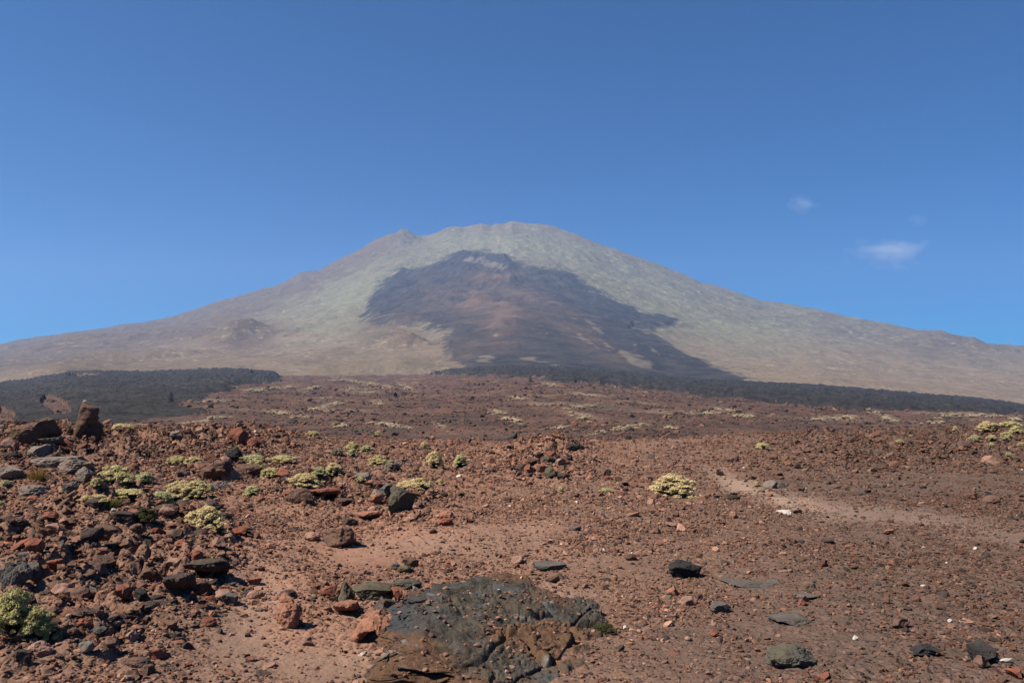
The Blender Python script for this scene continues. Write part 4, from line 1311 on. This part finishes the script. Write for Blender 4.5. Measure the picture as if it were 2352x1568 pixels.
SHRUBS = [
    # x0, x1, ytop, ybase, colour, form, label, anchor
    (1497, 1601, 1090, 1145, 'straw', 'cushion', 'largest round straw yellow shrub standing alone on gravel by the sandy trail', 'the round straw shrub'),
    (225, 308, 1054, 1110, 'lime', 'cushion', 'two lobed yellow green shrub beside the grey boulders', 'the two lobed shrub'),
    (309, 355, 1090, 1118, 'bluegreen', 'cushion', 'small rounded pale green shrub between two lobed and sprawling shrubs', None),
    (337, 400, 1108, 1150, 'bluegreen', 'cushion', 'pale green western lobe shrub of the sprawling shrub patch', None),
    (380, 445, 1110, 1155, 'straw', 'cushion', 'straw coloured middle shrub of the sprawling shrub patch', 'the sprawling shrubs'),
    (425, 484, 1112, 1152, 'lime', 'cushion', 'yellow green eastern shrub of the sprawling shrub patch', None),
    (191, 250, 1146, 1166, 'straw', 'low', 'low straw shrub mat behind the green grass tuft', None),
    (240, 340, 1140, 1160, 'lime', 'low', 'long low yellow green shrub mat in front of the sprawling patch', None),
    (208, 236, 1124, 1145, 'lime', 'cushion', 'small yellow shrub above the green grass tuft', None),
    (384, 430, 1046, 1070, 'lime', 'low', 'loose lime shrub high on the rubble west of the black perched rock', None),
    (422, 468, 1046, 1070, 'straw', 'cushion', 'straw shrub high on the rubble west of the black perched rock', None),
    (258, 306, 972, 992, 'straw', 'low', 'pale shrub on the crest just east of the rock spire', None),
    (428, 524, 1160, 1226, 'straw', 'cushion', 'big pale shrub with dark hollow centre in front of brown dome rock', 'the big hollow shrub'),
    (561, 601, 1121, 1145, 'bluegreen', 'cushion', 'small pale green shrub east of the big smooth brown boulder', None),
    (473, 493, 1113, 1131, 'lime', 'cushion', 'tiny yellowish shrub beside the grey dead brush', None),
    (-8, 10, 1152, 1172, 'bluegreen', 'cushion', 'pale shrub cut by the left edge of view', None),
    (2, 22, 1104, 1118, 'bluegreen', 'cushion', 'tiny blue green shrub below the tilted grey plate', None),
    (794, 825, 1017, 1039, 'lime', 'cushion', 'bright yellow shrub beside a rounder one on the far rubble', 'the bright yellow shrub'),
    (826, 858, 1023, 1041, 'bluegreen', 'cushion', 'round pale green shrub next to the bright yellow shrub', None),
    (797, 819, 1036, 1052, 'bluegreen', 'cushion', 'small pale shrub just below the bright yellow shrub', None),
    (760, 790, 1035, 1052, 'dull', 'cushion', 'greyish beige shrub west of the bright yellow shrub', None),
    (850, 893, 1047, 1073, 'lime', 'cushion', 'yellow green shrub touching the grey beige shrub', None),
    (878, 922, 1058, 1086, 'dull', 'cushion', 'grey beige shrub touching the yellow green shrub', 'the grey beige shrub'),
    (963, 986, 1015, 1034, 'straw', 'cushion', 'small cream shrub highest of the three near the gravel slope', None),
    (976, 1018, 1040, 1077, 'straw', 'cushion', 'straw shrub with dark stems and a peaked top', 'the peaked straw shrub'),
    (1040, 1076, 1050, 1079, 'bluegreen', 'cushion', 'pale green shrub with dark base east of the peaked shrub', 'the dark based green shrub'),
    (926, 994, 1088, 1122, 'straw', 'cushion', 'straw shrub streaked with dark stems behind the big olive rock', 'the streaked straw shrub'),
    (740, 790, 1073, 1103, 'straw', 'cushion', 'domed straw shrub above the broad cream shrub', 'the domed straw shrub'),
    (660, 738, 1094, 1128, 'straw', 'cushion', 'broad cream shrub above the red brown ledge rock', 'the broad cream shrub'),
    (720, 750, 1089, 1111, 'bluegreen', 'cushion', 'small green shrub between the broad cream and domed straw shrubs', None),
    (600, 645, 1075, 1101, 'lime', 'cushion', 'green yellow shrub beside a grey dead twig bush', None),
    (617, 684, 1049, 1066, 'lime', 'low', 'long low lime mat of shrub on the rubble top', None),
    (560, 606, 1046, 1062, 'bluegreen', 'low', 'low pale mat of shrub west of the long lime mat', None),
    (572, 607, 1058, 1084, 'lime', 'low', 'lime shrub draped over rock east of the big brown boulder', None),
    (820, 844, 1103, 1117, 'bluegreen', 'low', 'small pale green patch shrub north of the olive rock', None),
    (1003, 1021, 1103, 1113, 'lime', 'cushion', 'tiny shrub east of the streaked straw shrub', None),
    (703, 734, 992, 1006, 'lime', 'low', 'pale little shrub on the crest above the far rubble', None),
    (861, 879, 991, 1005, 'straw', 'cushion', 'tiny straw shrub at the far end of the rubble', None),
    (1280, 1297, 1121, 1136, 'straw', 'cushion', 'tiny straw tuft on gravel south of the mound pile', None),
    (1378, 1406, 1124, 1135, 'bluegreen', 'low', 'small pale flat shrub west of the round straw shrub', None),
    (1730, 1747, 1108, 1120, 'lime', 'cushion', 'tiny lime shrub on the sandy trail', None),
    (1737, 1767, 1020, 1034, 'lime', 'low', 'little pale shrub alone on the eastern crest', None),
    (2243, 2292, 975, 998, 'straw', 'cushion', 'broad straw shrub topmost in the eastern cluster', 'the eastern shrub cluster'),
    (2296, 2348, 972, 986, 'lime', 'low', 'flat yellow shrub beside the topmost straw shrub', None),
    (2318, 2348, 983, 1000, 'lime', 'cushion', 'round lime shrub at the right edge of the eastern cluster', None),
    (2298, 2324, 992, 1007, 'lime', 'cushion', 'lime shrub in the middle of the eastern cluster', None),
    (2266, 2288, 1004, 1016, 'lime', 'cushion', 'small lime shrub low in the eastern cluster', None),
    (2226, 2252, 1007, 1021, 'bluegreen', 'cushion', 'pale green shrub lowest west of the eastern cluster', None),
    (2304, 2318, 1011, 1020, 'bluegreen', 'cushion', 'tiny pale green shrub low east in the cluster', None),
    (2270, 2284, 1021, 1031, 'bluegreen', 'low', 'tiny flat pale shrub beneath the eastern cluster', None),
    (2336, 2360, 1017, 1028, 'lime', 'cushion', 'lime shrub cut by the right edge below the cluster', None),
    (2058, 2074, 1015, 1024, 'lime', 'cushion', 'lone tiny lime shrub among red rocks west of eastern cluster', None),
    (2310, 2326, 1044, 1053, 'bluegreen', 'cushion', 'tiny pale green shrub near the edge below the cluster', None),
    (2188, 2200, 982, 994, 'lime', 'cushion', 'tiny yellow shrub west of the topmost straw shrub', None),
    (-14, 80, 1378, 1486, 'green', 'cushion', 'large grey green shrub at the lower left edge', 'the large grey green shrub'),
    (52, 124, 1402, 1484, 'green', 'cushion', 'smaller grey green shrub on the east side of the large one', None),
    (306, 360, 1172, 1214, 'darkgreen', 'cushion', 'dark green bush beside the dark wedge slab', 'the dark green bush'),
    (1277, 1302, 1411, 1428, 'darkgreen', 'low', 'small dark green plant on sand east of the great outcrop', None),
    (1300, 1326, 1420, 1437, 'darkgreen', 'low', 'dark green plant below and east of its small twin', None),
    (1362, 1410, 1440, 1460, 'darkgreen', 'low', 'flat dark green plant on sandy ground, easternmost of three', None),
    (397, 430, 1066, 1093, 'grey', 'twig', 'silvery dead twig bush above the sprawling shrubs', None),
    (462, 536, 1092, 1126, 'grey', 'twig', 'wide greyish dead brush in front of the big brown boulder', None),
    (684, 720, 1069, 1089, 'grey', 'twig', 'silvery dead bush above the broad cream shrub', None),
    (640, 664, 1085, 1105, 'grey', 'twig', 'small silvery dead bush east of the green yellow shrub', None),
    (905, 928, 1047, 1064, 'grey', 'twig', 'dead twigs standing behind the grey beige shrub', None),
    (54, 100, 1076, 1107, 'dry', 'tuft', 'orange dry grass tuft on the grey slab', 'the orange grass tuft'),
    (82, 100, 1084, 1106, 'grass', 'tuft', 'small bright green tuft beside the orange grass tuft', None),
    (208, 270, 1144, 1167, 'grass', 'tuft', 'wide bright green grass tuft at the low shrub mat', 'the green grass tuft'),
]

for i, (x0, x1, yt, yb, colr, form, label, anchor) in enumerate(SHRUBS):
    X = (x0 + x1) / 2
    px, py, pz = at(X, yb - 2)
    s = py / F
    W = (x1 - x0) * s
    Hh = (yb - yt) * s
    rz = random.uniform(0, 6.28)
    if form in ('cushion', 'low'):
        fol, st = (CUSH if form == 'cushion' else LOWC)[i % (5 if form == 'cushion' else 3)]
        hh = max(p.z for p in (fol.vertices[j].co for j in range(0, len(fol.vertices), 37)))
        dep = W * .45
        Hh = max(.7 * Hh, Hh - dep * (yb - HY) / F * .4)
        root = empty('shrub', (px * (py + dep) / py, py + dep, 0), rz, (W * .98, W * .98, 1.08 * Hh / hh))
        root.location.z = min(float(height(np.array([root.location.x]), np.array([root.location.y]))[0]), pz + .04 * py) - .02 * W
        obj('foliage', tinted(fol, colr), None, root)
        obj('stem', st, None, root)
        tag(root, label, 'shrub', 'shrubs growing among the rocks')
    elif form == 'twig':
        o = obj('dead_bush', TWIG[i % 2])
        o.location = (px, py + W * .3, pz - .01); o.rotation_euler = (0, 0, rz); o.scale = (W, W, Hh / .75)
        tag(o, label, 'bush', 'dead twig bushes')
    else:
        me = tinted(TUFT[i % 2], colr)
        o = obj('grass_tuft', me)
        o.location = (px, py + W * .3, pz - .01); o.rotation_euler = (0, 0, rz); o.scale = (W * 1.25, W * .9, Hh / .6)
        tag(o, label, 'grass tuft', 'grass tufts')
    if anchor:
        ANCHORS.append((X, (yt + yb) / 2, anchor))

far_meshes = []
for i in range(3):
    fol, st = cushion_meshes(560 + i, 30, 45, False, .045)
    c = fol.copy(); c.materials.clear(); c.materials.append(LM['cream'])
    far_meshes.append(c)
for x0, x1, ya, yb, n, hh, words in STRIPS:
    for j in range(n):
        t = (j + random.random()) / n
        X = x0 + (x1 - x0) * t + random.gauss(0, 1.5)
        Y = ya + (yb - ya) * t + random.gauss(0, hh * .45)
        px, py, pz = at(X, Y, 45, 1290)
        wpx = random.choice([5, 6, 7, 8, 10, 14]) * (1.25 if Y > 955 else 1.0)
        w = wpx * py / F
        o = obj('shrub', random.choice(far_meshes))
        o.location = (px, py, pz - .03 * w)
        o.rotation_euler = (0, 0, random.uniform(0, 6.28))
        o.scale = (w * 1.15, w * 1.0, w * random.uniform(.55, .9))
        tag(o, 'tiny pale cushion shrub in the ' + words, 'shrub', 'pale shrubs, ' + words)

# ------------------------------------------------------------------ the two far pines


def pine(X, Y, hpx, wpx, mat, label, seed):
    px, py, pz = at(X, Y, 300, 3000)
    s = py / F
    H = hpx * s; W = wpx * s
    r = np.random.default_rng(seed)
    root = empty('pine_tree', (px, py, pz - .1 * s))
    v, f = tubes([((0, 0, 0), (0, 0, H * .5), .05 * W, .035 * W), ((0, 0, H * .5), (0, 0, H * .95), .035 * W, .01 * W)], 7)
    obj('trunk', mesh_np('trunk', v, f), BARK, root)
    n = 1500
    hz = r.uniform(0, 1, n); rad = (1 - hz) ** .75 * .5 * W * r.uniform(.25, 1.05, n); a = r.uniform(0, 6.28, n)
    rad *= 1 + .3 * np.sin(a * 3 + hz * 14)
    P = np.stack([rad * np.cos(a), rad * np.sin(a), H * (.16 + .84 * hz)], -1)
    nn = r.normal(size=(n, 3)); nn /= np.linalg.norm(nn, axis=1)[:, None]
    v, f = leaf_quads(P, nn, np.full(n, .05 * W), r)
    T = np.repeat(np.clip(r.normal(.5, .25, n), 0, 1), 4)
    obj('crown', mesh_np('crown', v, f, False, {'tint': np.stack([T, T, T, np.ones_like(T)], -1)}), LM[mat], root)
    tag(root, label, 'pine tree')


pine(1218, 878, 15, 10, 'grass', 'lone yellow green pine tree at the edge of the far plain', 3)
pine(578, 856, 7, 7, 'darkgreen', 'small dark pine tree above the end of the western lava field', 4)

# ------------------------------------------------------------------ loose stones: the largest one by one, the rest as rubble
PROTO = [rock_verts(900 + i, 3, cuts=14, rough=.20, depth=(.36, .8)) for i in range(20)]
PROTO2 = [rock_verts(900 + i, 2, cuts=11, rough=.20, depth=(.36, .8)) for i in range(20)]
PROTO1 = [rock_verts(900 + i, 1, cuts=5, rough=.14) for i in range(20)]
TINTS = {'red': (.150, .067, .042), 'orange': (.235, .112, .068), 'brown': (.150, .080, .053), 'dark': (.050, .037, .031), 'black': (.026, .024, .023), 'grey': (.115, .098, .088), 'slate': (.070, .062, .055), 'pink': (.265, .150, .105), 'pale': (.50, .46, .40)}
NAMES = list(TINTS)


def palette(X, Y, r):
    """chance of each stone colour by place: redder west, browner and darker east"""
    n = len(X)
    west = sstep(1000, 300, X); east = sstep(1400, 2200, X)
    w = np.stack([.22 + .20 * west - .04 * east, .085 + .06 * ell(X, Y, 950, 1250, 350, 120) - .03 * east, .38 + .05 * east, .10 + .14 * west + .04 * east, .012 + .012 * west, .02 + .01 * west, .012 + .01 * west, .19 - .10 * west + .08 * ell(X, Y, 1150, 1250, 450, 180) - .06 * east, .0012 + .001 * east], -1)
    w = np.clip(w, 0, None); w /= w.sum(1)[:, None]
    c = np.cumsum(w, 1); q = r.uniform(size=(n, 1))
    return (q > c).sum(1).clip(0, len(NAMES) - 1)


S = []
for d0, d1, dens, ymax, wr, wsand in [(.012, .026, 500, 8.0, .3, .30), (.026, .05, 620, 14, .5, .12), (.05, .10, 110, 36, 2.2, .03), (.10, .17, 8.5, 40, 9.0, .0), (.17, .30, .8, 40, 11, 0.0), (.30, .48, .05, 36, 9, 0.0)]:
    y0 = 4.4
    area = .68 * (ymax ** 2 - y0 ** 2) + 3.2 * (ymax - y0)
    n = int(area * dens * (1 + wr))
    k_ = 1.6 / .68; y = np.sqrt(rng.uniform((y0 + k_) ** 2, (ymax + k_) ** 2, n)) - k_; x = rng.uniform(-1, 1, n) * (.68 * y + 1.6)
    X = vcoord(x, y); Y = HY + F * CAMZ / y
    ro = rough_mask(X, Y); sa = sand_mask(X, Y)
    patch = np.clip(.72 + .9 * fbm(x / 1.6, y / 1.6, 3, 201) + .6 * fbm(x / .5, y / .5, 2, 203), .04, 1.5)
    patch = patch * (1 - (.45 if d0 >= .05 else .0) * sstep(1150, 1900, X) * sstep(1080, 1200, Y))
    dens_l = (1 + wr * ro) * patch * (1 - sa * (1 - wsand)) / (1 + wr)
    keep = rng.uniform(size=n) < dens_l
    x, y, X, Y = x[keep], y[keep], X[keep], Y[keep]
    d = d0 * (d1 / d0) ** (rng.uniform(size=len(x)) ** 1.9)
    px = d / y * F
    ok = px > 1.6
    S.append(np.stack([x, y, d, X, Y, px], -1)[ok])
S = np.concatenate(S)
# keep the great outcrop and the arched rock clear
from mathutils import Vector
zS = height(S[:, 0], S[:, 1])
clear = np.ones(len(S), dtype=bool)
for i in np.where((np.abs(S[:, 0] - .05) < 1.3) & (np.abs(S[:, 1] - 5.5) < 2.0))[0]:
    hit = OUT_BVH.ray_cast(Vector((S[i, 0], S[i, 1], 3)), Vector((0, 0, -1)))
    if hit[0] is not None and hit[0].z > zS[i] - .01:
        zS[i] = hit[0].z
        clear[i] = S[i, 2] < .06 and (hit[1].z > .75) and random.random() < (.5 if S[i, 0] > -.2 else .22)
clear &= ~((S[:, 3] > 785) & (S[:, 3] < 915) & (S[:, 4] > 1395) & (S[:, 4] < 1492) & (S[:, 2] > .03))
S = S[clear]; zS = zS[clear]
sel_ = (S[:, 5] < 46) | (rough_mask(S[:, 3], S[:, 4]) > .55); S, zS = S[sel_], zS[sel_]
sel_ = S[:, 5] < 64; S, zS = S[sel_], zS[sel_]
cS = palette(S[:, 3], S[:, 4], rng)
YS = HY - (zS - CAMZ) / S[:, 1] * F
order = np.argsort(-S[:, 5])
inview = (cS[order] != 8) & (S[order, 3] > 5) & (S[order, 3] < 2347) & (YS[order] < 1560)
N_SINGLE = max(0, 296 - len(HERO) - 4)
single = order[inview][:N_SINGLE]
mask_single = np.zeros(len(S), dtype=bool); mask_single[single] = True
# rocks scattered over the plain behind the crest
n = 80000
yp = np.exp(rng.uniform(math.log(48), math.log(700), n)); xp = rng.uniform(-.68, .68, n) * yp
keep = rng.uniform(size=n) < np.clip(.45 + 1.0 * fbm(xp / 25, yp / 25, 3, 211), .03, 1)
xp, yp = xp[keep], yp[keep]
dp = yp * np.exp(rng.normal(math.log(3.4), .5, len(xp))) * (1 + 70 / yp) / F
Xp = vcoord(xp, yp); zp_ = height(xp, yp); _, Ypp = plain_z(xp, yp, Xp)
lL, lS = lava_fields(Xp, Ypp, yp, xp)
okp = (lL < 2) & (lS < 2)
xp, yp, dp, zp_, Xp = xp[okp], yp[okp], dp[okp], zp_[okp], Xp[okp]
cp = np.where(rng.uniform(size=len(xp)) < .62, 3, np.where(rng.uniform(size=len(xp)) < .5, 2, 0))


def stones_mesh(x, y, z, d, ci, lod):
    protos = {3: PROTO, 2: PROTO2, 1: PROTO1}[lod]
    n = len(x)
    which = rng.integers(0, 20, n)
    Vs, Fs, Cs = [], [], []
    off = 0
    for k in range(20):
        s = np.where(which == k)[0]
        if not len(s): continue
        p, f = protos[k]
        a = rng.uniform(0, 6.28, len(s)); ca, sa = np.cos(a), np.sin(a)
        sc = d[s][:, None] * np.stack([rng.uniform(.42, .62, len(s)), rng.uniform(.34, .52, len(s)), rng.uniform(.20, .40, len(s))], -1)
        q = p[None] * sc[:, None, :]
        tl = rng.normal(0, .22, len(s))
        qz = q[..., 2] + q[..., 0] * tl[:, None]
        qx = q[..., 0] * ca[:, None] - q[..., 1] * sa[:, None]; qy = q[..., 0] * sa[:, None] + q[..., 1] * ca[:, None]
        q = np.stack([qx + x[s][:, None], qy + y[s][:, None], qz + (z[s] + sc[:, 2] * .24)[:, None]], -1)
        Vs.append(q.reshape(-1, 3))
        Fs.append((f[None] + (np.arange(len(s)) * len(p))[:, None, None] + off).reshape(-1, 3))
        base = np.array([TINTS[NAMES[c]] for c in ci[s]]) * (1 - .32 * sstep(1350, 2200, vcoord(x[s], y[s])))[:, None] * np.exp(rng.normal(0, .22, len(s)))[:, None]
        Cs.append(np.repeat(np.concatenate([base, np.ones((len(s), 1))], 1), len(p), 0))
        off += len(s) * len(p)
    return np.concatenate(Vs), np.concatenate(Fs), np.concatenate(Cs)


rest = ~mask_single
parts = []
px = S[:, 5]
for lod, sel in ((3, rest & (px > 26)), (2, rest & (px <= 26) & (px > 7)), (1, rest & (px <= 7))):
    if sel.any():
        parts.append(stones_mesh(S[sel, 0], S[sel, 1], zS[sel], S[sel, 2], cS[sel], lod))
parts.append(stones_mesh(xp, yp, zp_, dp, cp, 1))
off = 0; Vv, Ff, Cc = [], [], []
for v, f, c in parts:
    Vv.append(v); Ff.append(f + off); Cc.append(c); off += len(v)
RUB = rubble_material()
rub = obj('rubble', mesh_np('rubble', np.concatenate(Vv), np.concatenate(Ff), False, {'tint': np.concatenate(Cc)}), RUB)
structure(rub, 'loose red brown lava rubble and gravel strewn over the ground', 'stuff')
print('stones', len(S), 'plain', len(xp), 'verts', off)

SINGLE_M = {}
used = set()
for i, k in enumerate(single):
    x, y, d, X, Y, pxs = S[k]
    Yr = YS[k]
    cn = NAMES[cS[k]]
    shp = ['angular', 'flat', 'rounded', 'chunky'][i % 4]
    sub = 4 if pxs > 16 else 3
    key = (i % 40, sub)
    if key not in SINGLE_M:
        p, f = rock_verts(1300 + i % 40, sub, cuts=7 if shp == 'rounded' else 15, rough=.22, fine=.06, depth=(.62, .9) if shp == 'rounded' else (.36, .8))
        w_, d_, h_ = {'angular': (1, .8, .6), 'flat': (1, .9, .32), 'rounded': (1, .85, .65), 'chunky': (1, .85, .75)}[shp]
        SINGLE_M[key] = mesh_np('rock', fit(p, w_, d_, h_), f, sub >= 4)
    src = SINGLE_M[key]
    o = bpy.data.objects.new('rock', src)
    COL.objects.link(o)
    if len(src.materials) == 0:
        src.materials.append(RM[cn])
    o.material_slots[0].link = 'OBJECT'
    o.material_slots[0].material = RM[cn]
    o.location = (x, y, zS[k] - d * .15)
    o.rotation_euler = (random.gauss(0, .12), random.gauss(0, .12), random.uniform(0, 6.28))
    o.scale = (d, d, d)
    size = 'large' if pxs > 34 else 'middling' if pxs > 24 else 'small'
    near = sorted(ANCHORS, key=lambda a: (a[0] - X) ** 2 + ((a[1] - Yr) * 1.6) ** 2)
    lab = None
    for q in range(8):
        ax, ay, phrase = near[q]
        dx, dy = X - ax, Yr - ay
        dist = math.hypot(dx, dy * 1.6)
        how = 'close ' if dist < 45 else '' if dist < 110 else 'some way '
        if abs(dx) > abs(dy) * 2.2: rel = 'right of' if dx > 0 else 'left of'
        elif abs(dy) > abs(dx) * 2.2: rel = 'in front of' if dy > 0 else 'behind'
        else: rel = ('in front and ' if dy > 0 else 'behind and ') + ('right of' if dx > 0 else 'left of')
        cand = f'{size} {shp} {WORD[cn]} rock {how}{rel} {phrase}'
        if cand not in used and len(cand.split()) <= 16:
            lab = cand; break
    if lab is None:
        lab = f'{size} {shp} {WORD[cn]} rock somewhere between {near[0][2]} and {near[1][2]}'
    used.add(lab)
    tag(o, lab, 'rock', 'loose rocks on the volcanic ground')

# ------------------------------------------------------------------ clouds, far beyond and above the haze


def cloud(X, Y, wpx, hpx, dist, dens, seed, label):
    o = obj('cloud', mesh_np('cloud', ico(4)[0], ico(4)[1]))
    s = dist / F
    o.location = ((X - CX) * s, dist, CAMZ + (HY - Y) * s)
    o.scale = (wpx * s / 2, wpx * s / 4, hpx * s / 2)
    k = NT('cloud_vapour')
    tc = k.n('ShaderNodeTexCoord').outputs['Object']
    o0 = k.n('ShaderNodeVectorMath', operation='ADD'); k.link(tc, o0.inputs[0]); o0.inputs[1].default_value = (seed * 1.3, seed, seed * 2.1)
    tn = k.n('ShaderNodeTexNoise'); k.link(o0.outputs[0], tn.inputs['Vector']); tn.inputs['Scale'].default_value = 1.6; tn.inputs['Detail'].default_value = 3
    t1 = k.n('ShaderNodeVectorMath', operation='SUBTRACT'); k.link(tn.outputs['Color'], t1.inputs[0]); t1.inputs[1].default_value = (.5, .5, .5)
    t2 = k.n('ShaderNodeVectorMath', operation='SCALE'); k.link(t1.outputs[0], t2.inputs[0]); t2.inputs['Scale'].default_value = 1.5
    t3 = k.n('ShaderNodeVectorMath', operation='ADD'); k.link(tc, t3.inputs[0]); k.link(t2.outputs[0], t3.inputs[1])
    lw = k.n('ShaderNodeVectorMath', operation='LENGTH'); k.link(t3.outputs[0], lw.inputs[0])
    l0 = k.n('ShaderNodeVectorMath', operation='LENGTH'); k.link(tc, l0.inputs[0])
    off_ = k.n('ShaderNodeVectorMath', operation='ADD'); k.link(tc, off_.inputs[0]); off_.inputs[1].default_value = (seed * 3.1, seed * 1.7, seed)
    n_ = k.noise(off_.outputs[0], 1.7, 7, .66, 1.4)
    fall = k.math('MULTIPLY', k.rng(lw.outputs['Value'], .1, .85, 1, 0), k.rng(l0.outputs['Value'], .7, .98, 1, 0))
    dn = k.math('MULTIPLY', k.rng(k.math('ADD', k.math('MULTIPLY', fall, .6), k.math('MULTIPLY', n_, .9)), .62, 1.15), dens)
    pv = k.n('ShaderNodeVolumePrincipled')
    pv.inputs['Color'].default_value = (.95, .97, 1, 1)
    k.link(dn, pv.inputs['Density'])
    k.link(pv.outputs[0], k.out.inputs['Volume'])
    o.data.materials.append(k.m)
    tag(o, label, 'cloud')


cloud(2045, 580, 300, 125, 11000, .0019, 2, 'largest faint white cloud wisp above the right hand slope')
cloud(1846, 472, 105, 80, 11000, .0024, 5, 'small faint white cloud puff above the largest wisp')
cloud(2108, 507, 80, 46, 11000, .0014, 8, 'very faint cloud wisp just over the right end of the largest')

# ------------------------------------------------------------------ the hazy air
bm = bmesh.new()
bmesh.ops.create_cube(bm, size=1)
me = bpy.data.meshes.new('haze'); bm.to_mesh(me); bm.free()
zmin, zmax = float(ZZ.min()) - 1.0, float(ZZ.max()) + 6.0
hz = obj('haze', me)
hz.location = (0, 3500, (zmin + zmax) / 2)
hz.scale = (22000, 7300, zmax - zmin)
k = NT('hazy_air')
pv = k.n('ShaderNodeVolumePrincipled')
pv.inputs['Color'].default_value = (.41, .62, 1, 1)
pv.inputs['Density'].default_value = 9.0e-5
pv.inputs['Anisotropy'].default_value = .2
k.link(pv.outputs[0], k.out.inputs['Volume'])
me.materials.append(k.m)
structure(hz, 'pale blue haze lying over the plain and mountain', 'stuff')
